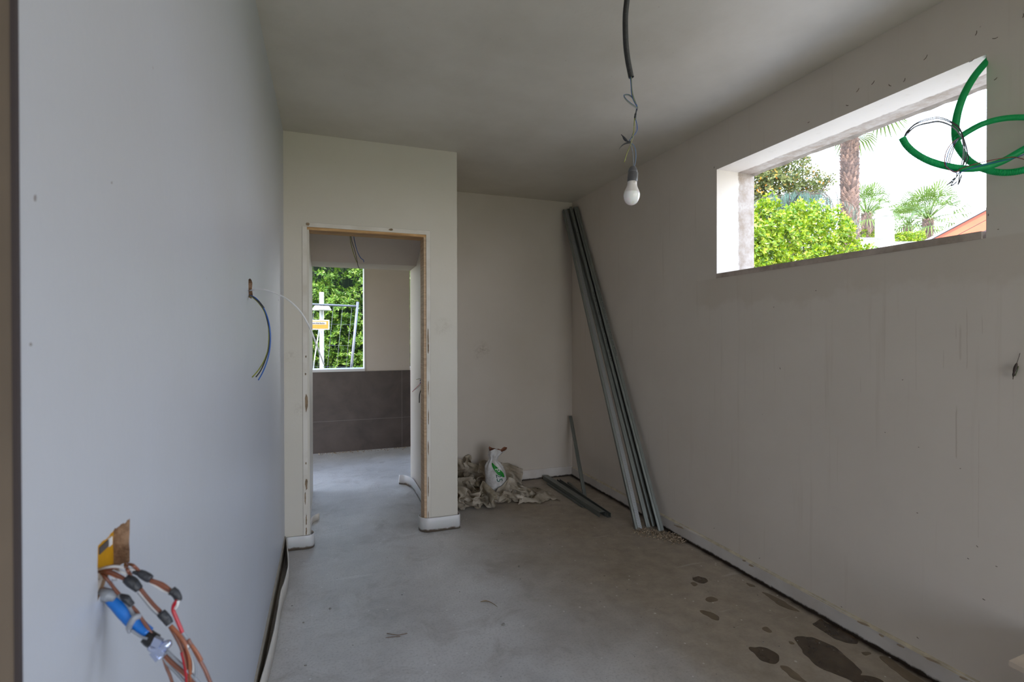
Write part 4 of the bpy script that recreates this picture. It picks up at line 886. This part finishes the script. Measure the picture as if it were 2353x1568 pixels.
# hedge behind the far window
t = empty('hedge', (.3, 9.9, -.13), 'dense glossy green hedge filling the small window beyond the doorway', 'hedge')
r = random.Random(3); bl = []
for i in range(150): bl.append((r.uniform(-1.6, 2.7), 9.75 + r.uniform(-.18, .22) - .1 * sin(i), r.uniform(.0, 3.7), r.uniform(.28, .46)))
M['lf_hedge'] = leafmat('hedge_leaf', HL[0], HL[1], HL[2])
foliage('foliage', bl, 42000, .072, .032, M['lf_hedge'], t, 1, 8, Vector((0, -1, .2)))
m = MB()
for i in range(40): x_ = -1.5 + i * .1; m.tube([(x_, 10.0 + .1 * sin(i * 2.2), -.13), (x_ + .1 * sin(i), 9.95, 1.8), (x_ - .1 * cos(i * 3), 9.8, 3.4)], .012, 5)
m.box((-1.9, 10.28, -.13), (3.0, 10.5, 3.5)); m.build('stems', plain('hedge_core_dark', (34, 48, 18), .9), t)
# site fence, post with cap, orange sign
fy = 8.2
def FY(px, py): return PY(px, py, fy)
M['fz'] = plain('fence_galvanised', (104, 106, 112), .45, .3)
t = empty('site_fence', FY(808, 1000), 'leaning galvanised mesh fence panel in front of the hedge', 'fence')
pA, pB = FY(822, 694), FY(806, 860); dn = (pB - pA).normalized(); pB2 = pA + dn * ((pA.z + .12) / -dn.z)
m = MB(); m.tube([pA, pB2], .021, 10); m.build('post', M['fz'], t)
rA, rB = FY(818, 704), FY(700, 699); rC = rB + (rB - rA).normalized() * .9
m = MB(); m.tube([rA, rC], .017, 10); m.build('top_rail', M['fz'], t)
m = MB()
for k in range(14): 
    x_ = .06 + k * .135; a = rA.lerp(rC, x_ / (rC - rA).length) ; a = rA + (rC - rA).normalized() * x_; m.tube([a, a + dn * 1.95], .0022, 5)
for k in range(6):
    a = pA + dn * (.36 + .325 * k); m.tube([a, a + (rC - rA)], .0022, 5)
m.build('mesh_wires', M['fz'], t)
t = empty('lamp_post', PY(739, 1000, 8.5), 'white garden post with a flared cap standing among the hedge leaves', 'post')
m = MB(); a = PY(739, 672, 8.5); m.tube([(a.x, 8.5, -.13), (a.x, 8.5, a.z)], .034, 12); m.build('post', plain('white_post', (214, 216, 214), .5), t)
c_ = PY(739.5, 712, 8.5); m = MB(); m.lathe([(.02, .085), (.05, .08), (.11, .055), (.145, .0), (.14, -.012), (.04, -.012)], (c_.x, 8.5, c_.z), 20); m.build('cap', M['white'], t)
sA, sB = PY(704, 735, 8.1), PY(757, 758, 8.1)
t = empty('warning_sign', (sA.x, 8.1, sB.z), 'small orange and white sign fixed to the mesh fence', 'sign')
m = MB(); m.box((sA.x, 8.095, sB.z), (sB.x, 8.10, sA.z)); m.build('sign_plate', M['white'], t)
m = MB(); m.box((sA.x + .012, 8.092, sB.z + .016), (sB.x - .016, 8.0948, sA.z - .014)); m.build('orange_field', plain('sign_orange', (196, 130, 52), .5), t)
m = MB(); m.box((sA.x + .03, 8.0905, sB.z + .078), (sB.x - .045, 8.0918, sB.z + .118)); m.build('white_band', M['white'], t)
m = MB(); r = random.Random(4); x_ = sA.x + .035
while x_ < sB.x - .06: w_ = r.uniform(.006, .014); m.box((x_, 8.0892, sB.z + .084), (x_ + w_, 8.0902, sB.z + .102 + r.uniform(0, .008))); x_ += w_ + .004
m.build('sign_print', M['inkd'], t)
t = empty('cable', PY(722, 800, 8.15), 'thin pale cord hanging slanted beside the white post outside', 'cord')
m = MB(); m.tube([PY(733, 758, 8.15), PY(722, 830, 8.15), PY(718, 872, 8.15)], .008, 6); m.build('cord', M['white'], t)

# right window: shrub, small-leaved tree, weeping conifer, palms, white house, timber gable
def B_(px, py, s, r): p = P(px, py, s); return (p.x, p.y, p.z, r)
t = empty('leafy_shrub', PZ(1840, 1000, -.13) if False else (P(1840, 600, 7.2).x, P(1840, 600, 7.2).y, -.13), 'bright yellow-green leafy shrub rising over the window sill', 'shrub')
bl = [B_(*q) for q in [(1745, 480, 6.6, .12), (1765, 470, 6.7, .14), (1750, 520, 6.6, .25), (1790, 560, 6.8, .32), (1730, 580, 6.6, .35), (1840, 520, 7.0, .28), (1870, 490, 7.2, .20), (1890, 520, 7.2, .28), (1850, 575, 7.0, .4), (1910, 560, 7.3, .32), (1940, 520, 7.5, .14), (1945, 585, 7.4, .28), (1985, 590, 7.4, .17), (2005, 572, 7.5, .09), (1780, 640, 6.9, .5), (1880, 650, 7.1, .5), (1960, 650, 7.3, .4), (1690, 560, 6.6, .4), (1690, 650, 6.8, .5), (1915, 495, 7.3, .12), (1830, 487, 7.1, .16), (1800, 510, 7.0, .18), (1765, 498, 6.7, .2)]]
M['lf_shrub'] = leafmat('shrub_leaf', SL[0], SL[1], SL[2])
foliage('foliage', bl, 17000, .062, .034, M['lf_shrub'], t, 2, 6, None, .3)
b0 = (t.location.x, t.location.y, -.13); branches(t, b0, [b[:3] for b in bl[:16]], .04, 'stems')
c0_ = P(1800, 470, 11.0)
t = empty('broadleaf_tree', (c0_.x, c0_.y, -.13), 'sparse broadleaf tree with yellowing leaves at the window left', 'tree')
r = random.Random(8); bl = []
for (a, b, rr) in [(1750, 400, .55), (1790, 385, .5), (1770, 440, .6), (1830, 400, .38), (1855, 420, .32), (1800, 460, .45), (1720, 440, .6), (1700, 380, .6), (1875, 425, .2), (1893, 418, .14), (1870, 455, .22), (1888, 440, .12), (1840, 450, .3), (1845, 365, .16), (1740, 480, .5), (1820, 372, .25), (1908, 412, .08), (1760, 360, .5)]: bl.append(B_(a, b, 11 + r.uniform(-.5, .5), rr))
M['lf_tree'] = leafmat('tree_leaf', TL[0], TL[1], TL[2])
foliage('foliage', bl, 9500, .085, .042, M['lf_tree'], t, 5, 5, None, .2)
branches(t, (c0_.x, c0_.y, 2.6), [b[:3] for b in bl], .07, 'branches')
m = MB(); m.tube([(c0_.x, c0_.y, -.13), (c0_.x + .1, c0_.y, 1.4), (c0_.x, c0_.y, 2.7)], [.14, .11, .09], 10); m.build('trunk', M['bark'], t)
c0_ = P(1812, 470, 9.2)
t = empty('weeping_conifer', (c0_.x, c0_.y, -.13), 'pale blue-green weeping conifer behind the shrub', 'tree')
r = random.Random(12); m = MB(); mb2 = MB()
for i in range(60):
    a = r.uniform(0, 2 * pi); rad = r.uniform(.15, .95); top = Vector((c0_.x + cos(a) * rad, c0_.y + sin(a) * rad, c0_.z + .12 - rad * .18 + r.uniform(-.1, .1)))
    ctr_ = Vector((c0_.x, c0_.y, c0_.z - .1)); q = spline([ctr_, ctr_.lerp(top, .5) + Vector((0, 0, .12)), top, top + Vector((cos(a) * .08, sin(a) * .08, -.35)), top + Vector((cos(a) * .1, sin(a) * .1, -.9 - r.random() * .5))], 5)
    mb2.tube(q, .006, 4)
    for p in q[6:]:
        for k in range(9):
            d = Vector((r.uniform(-.35, .35), r.uniform(-.35, .35), -1)); leaf(m, p + rv(r) * .03, d, rv(r), r.uniform(.12, .22), .005, .1)
m.build('needles', leafmat('conifer_needle', (66, 92, 82), (104, 130, 112), None, .4), t, recalc=False); mb2.tube([(c0_.x, c0_.y, -.13), (c0_.x, c0_.y, c0_.z - .05)], .06, 8); mb2.build('trunk', M['bark'], t)

def palm(bx, by, ztop, rt, label, crown, fr, nfr, seed, skirt=1.2, zb=-.13, group=None):
    t = empty('fan_palm', (bx, by, zb), label, 'palm tree', group); r = random.Random(seed)
    m = MB(); n = 18; H_ = ztop - zb; k = int(H_ / .12)
    prof = [(rt * (1.08 - .12 * i / k) * (1 + .04 * nz(i * .4)), H_ * i / k) for i in range(k + 1)]; m.lathe(prof, (bx, by, zb), n)
    cnt = int(H_ / (rt * .32)) * 9
    for i in range(cnt):
        z = H_ * i / cnt; th = i * 2.39996 + r.uniform(-.1, .1); rr = rt * (1.06 - .12 * z / H_)
        o_ = Vector((cos(th), sin(th), 0)); sd = Vector((-sin(th), cos(th), 0)); c = Vector((bx, by, zb + z)) + o_ * rr * .96
        w_ = rt * .30; h_ = rt * .42; tip = c + o_ * rt * r.uniform(.16, .36) + Vector((0, 0, h_ * 1.1))
        m.add([c - sd * w_, c + sd * w_, c + Vector((0, 0, h_)) + sd * w_ * .5, c + Vector((0, 0, h_)) - sd * w_ * .5, tip, c - Vector((0, 0, h_ * .2)) + o_ * rt * .1], [(0, 5, 4), (5, 1, 4), (1, 2, 4), (2, 3, 4), (3, 0, 4)])
    m.build('trunk', M['palmbark'], t, recalc=False)
    def fan(mm, base, d, L, nseg, spread, droop, wd):
        d = d.normalized(); sd = d.cross(Vector((0, 0, 1)))
        sd = sd.normalized() if sd.length > .01 else Vector((1, 0, 0)); up = sd.cross(d)
        hub = base + d * L * .5 - Vector((0, 0, droop * .1)); mm.tube([base, base + d * L * .25, hub], wd * .35, 4)
        for j in range(nseg):
            a = (j / (nseg - 1) - .5) * spread; e_ = (d * cos(a) + sd * sin(a) + up * .12 * cos(a * 3)).normalized(); l_ = L * .55 * (1 - .25 * abs(a) / spread * 2)
            p1 = hub + e_ * l_ * .6; p2 = hub + e_ * l_ - Vector((0, 0, droop * l_ * .5 * r.uniform(.6, 1.3))); w2 = (e_.cross(up)).normalized() * wd
            mm.add([hub, p1 - w2 * .5, p1 + w2 * .5, p2], [(0, 2, 1), (1, 2, 3)])
    m = MB(); top = Vector((bx, by, ztop))
    for i in range(nfr):
        th = i * 2.39996; el = radians(80 - 105 * (i / nfr)); d = Vector((cos(th) * cos(el), sin(th) * cos(el), sin(el))); fan(m, top, d, crown * r.uniform(.85, 1.1), 16, 2.6, .35 + .5 * i / nfr, crown * .028)
    m.build('fronds', fr, t, recalc=False)
    if skirt:
        m = MB()
        for i in range(int(nfr * skirt)):
            th = i * 2.39996 + 1; d = Vector((cos(th) * .45, sin(th) * .45, -1))
            if skirt < 1 and Vector((cos(th), sin(th), 0)).dot(Vector((bx, by, 0)).normalized()) < -.3: continue; fan(m, top - Vector((0, 0, crown * .05 + r.random() * crown * .3)), d, crown * r.uniform(.6, .85), 9, .9, .3, crown * .025)
        m.build('dead_fronds', M['straw'], t, recalc=False)
    return t
g = G('palm_bark'); gi = g.n('ShaderNodeNewGeometry'); rp = g.mix(gi.outputs['Random Per Island'], s2l(PB[0]), s2l(PB[1])); M['palmbark'] = g.done(rp, .85)
M['straw'] = leafmat('dead_palm_leaf', (70, 50, 28), (98, 76, 46), None, .3)
M['lf_palm'] = leafmat('palm_leaf', (72, 92, 34), (104, 124, 56), None, .3)
a = P(1952, 560, 11.3); b = P(1964, 330, 11.3)
palm(a.x, a.y, P(1960, 256, 11.3).z, .165, 'tall shaggy palm trunk with dead fronds, nearest palm in the window', 1.5, M['lf_palm'], 30, 21, .99)
gp = 'distant fan palms'
for px, py, s_, cr_, lab, sd_ in [(2132, 505, 26, 2.2, 'widest distant fan palm, just left of the timber gable', 31), (2086, 520, 30, 1.9, 'distant fan palm between the chimney and the widest palm', 32), (1992, 492, 24, 1.7, 'distant fan palm half hidden behind the tall trunk', 33), (2014, 505, 33, 1.3, 'smallest distant fan palm, left of the white chimney', 34)]:
    p = P(px, py, s_); palm(p.x, p.y, p.z, .22, lab, cr_, M['lf_palm'], 34, sd_, 1.2, -.13, gp)
t = empty('leafy_bush', (P(2085, 560, 24).x, P(2085, 560, 24).y, -.13), 'low green bush on top of the distant white wall', 'bush')
bl = [B_(x_, 548 + 3 * sin(x_), 24, .28) for x_ in range(2062, 2112, 8)] + [B_(x_, 543, 24, .3) for x_ in (1976, 1990, 2004, 2018)]
foliage('foliage', bl, 2600, .10, .06, M['lf_shrub'], t, 9, 6); branches(t, t.location, [b[:3] for b in bl], .03, 'stems')
# white house with chimney
M['render'] = plain('white_render', (226, 226, 224), .7, 0, .02, 2)
fy2 = 19.0
def H(px, py): return P(px, py, fy2)
t = empty('white_house', (H(2050, 560).x, H(2050, 560).y, -.13), 'white flat-roofed house with a chimney beyond the shrub', 'house')
def upr(m, l, r_, top, depth, cs=0):                          # upright block between two picture columns at the house's distance
    a, b = H(l, top), H(r_, top); d = Vector((b.x - a.x, b.y - a.y, 0)); back = Vector((-d.y, d.x, 0)).normalized() * depth
    if back.dot(Vector((fwd.x, fwd.y, 0))) < 0: back = -back
    q = [Vector((a.x, a.y, -.13)), Vector((b.x, b.y, -.13)), Vector((b.x, b.y, -.13)) + back, Vector((a.x, a.y, -.13)) + back]
    m.add(q + [Vector((v.x, v.y, a.z)) for v in q], [(0, 3, 2, 1), (4, 5, 6, 7), (0, 1, 5, 4), (1, 2, 6, 5), (2, 3, 7, 6), (3, 0, 4, 7)])
m = MB(); upr(m, 1905, 2056, 549, 4); m.build('wall', M['render'], t)
m = MB(); upr(m, 2052, 2330, 557, 4); m.build('wall', M['render'], t)
def cap(m, l, r_, top, h, out=.05):
    a, b = P(l, top, fy2 - out), P(r_, top, fy2 - out); d = Vector((b.x - a.x, b.y - a.y, 0)); back = Vector((-d.y, d.x, 0)).normalized() * .5
    if back.dot(Vector((fwd.x, fwd.y, 0))) < 0: back = -back
    q = [a, b, b + back, a + back]; m.add(q + [v + Vector((0, 0, h)) for v in q], [(0, 3, 2, 1), (4, 5, 6, 7), (0, 1, 5, 4), (1, 2, 6, 5), (2, 3, 7, 6), (3, 0, 4, 7)])
M['coping'] = plain('grey_coping', (110, 110, 112), .6)
m = MB(); cap(m, 1975, 2030, 549, .05); cap(m, 2056, 2112, 558, .05); m.build('coping', M['coping'], t)
m = MB(); upr(m, 2030, 2055, 498, .45); ch = m.build('chimney', M['render'], t)
m = MB(); cap(m, 2026, 2053, 495, .07); cap(m, 2030, 2051, 488, .06); cap(m, 2032, 2050, 481, .06); m.build('chimney_cap', M['render'], ch)
# timber gable
gs = 9.0
A_ = P(2105, 563, gs); B2 = P(2330, 443, gs)
d = (B2 - A_).normalized(); dv = (P(2330, 500, 1) - CAM).normalized(); nrm = dv.cross(d).normalized(); nrm = -nrm if nrm.z > 0 else nrm       # nrm points down-right in the gable plane
M['cedar'] = plain('orange_cedar', GC[0], .55, 0, .06, 6); M['cedar2'] = plain('deep_orange_cedar', GC[1], .55, 0, .06, 6); M['zincroof'] = plain('grey_roof_edge', (112, 110, 112), .5, 0, .04, 4)
t = empty('gabled_roof', (P(2200, 560, gs).x, P(2200, 560, gs).y, 1.2), 'orange timber-boarded roof verge with a grey metal edge', 'roof')
def bandm(o0, o1, dz, nm, mt, th=.05):
    m = MB(); c0 = A_ + nrm * (o0 + o1) / 2 + dv * (dz + th / 2); m.obox((c0 + c0 + d * 4.2) / 2 - d * .6, d * 2.7, nrm * (o1 - o0) / 2, dv * th / 2); return m.build(nm, mt, t)
k_ = gs / F
bandm(-.0, 5 * k_, -.10, 'roof_edge', M['zincroof'], .6); bandm(6.5 * k_, 24 * k_, 0, 'board', M['cedar'], .03); bandm(25.2 * k_, 44 * k_, 0, 'board', M['cedar'], .03); bandm(5 * k_, 46 * k_, .032, 'backing', M['blackpl'], .02); bandm(44 * k_, 51 * k_, .05, 'board', M['cedar2'], .03)
bandm(51 * k_, 150 * k_, .10, 'wall_boarding', M['cedar2'], .05)
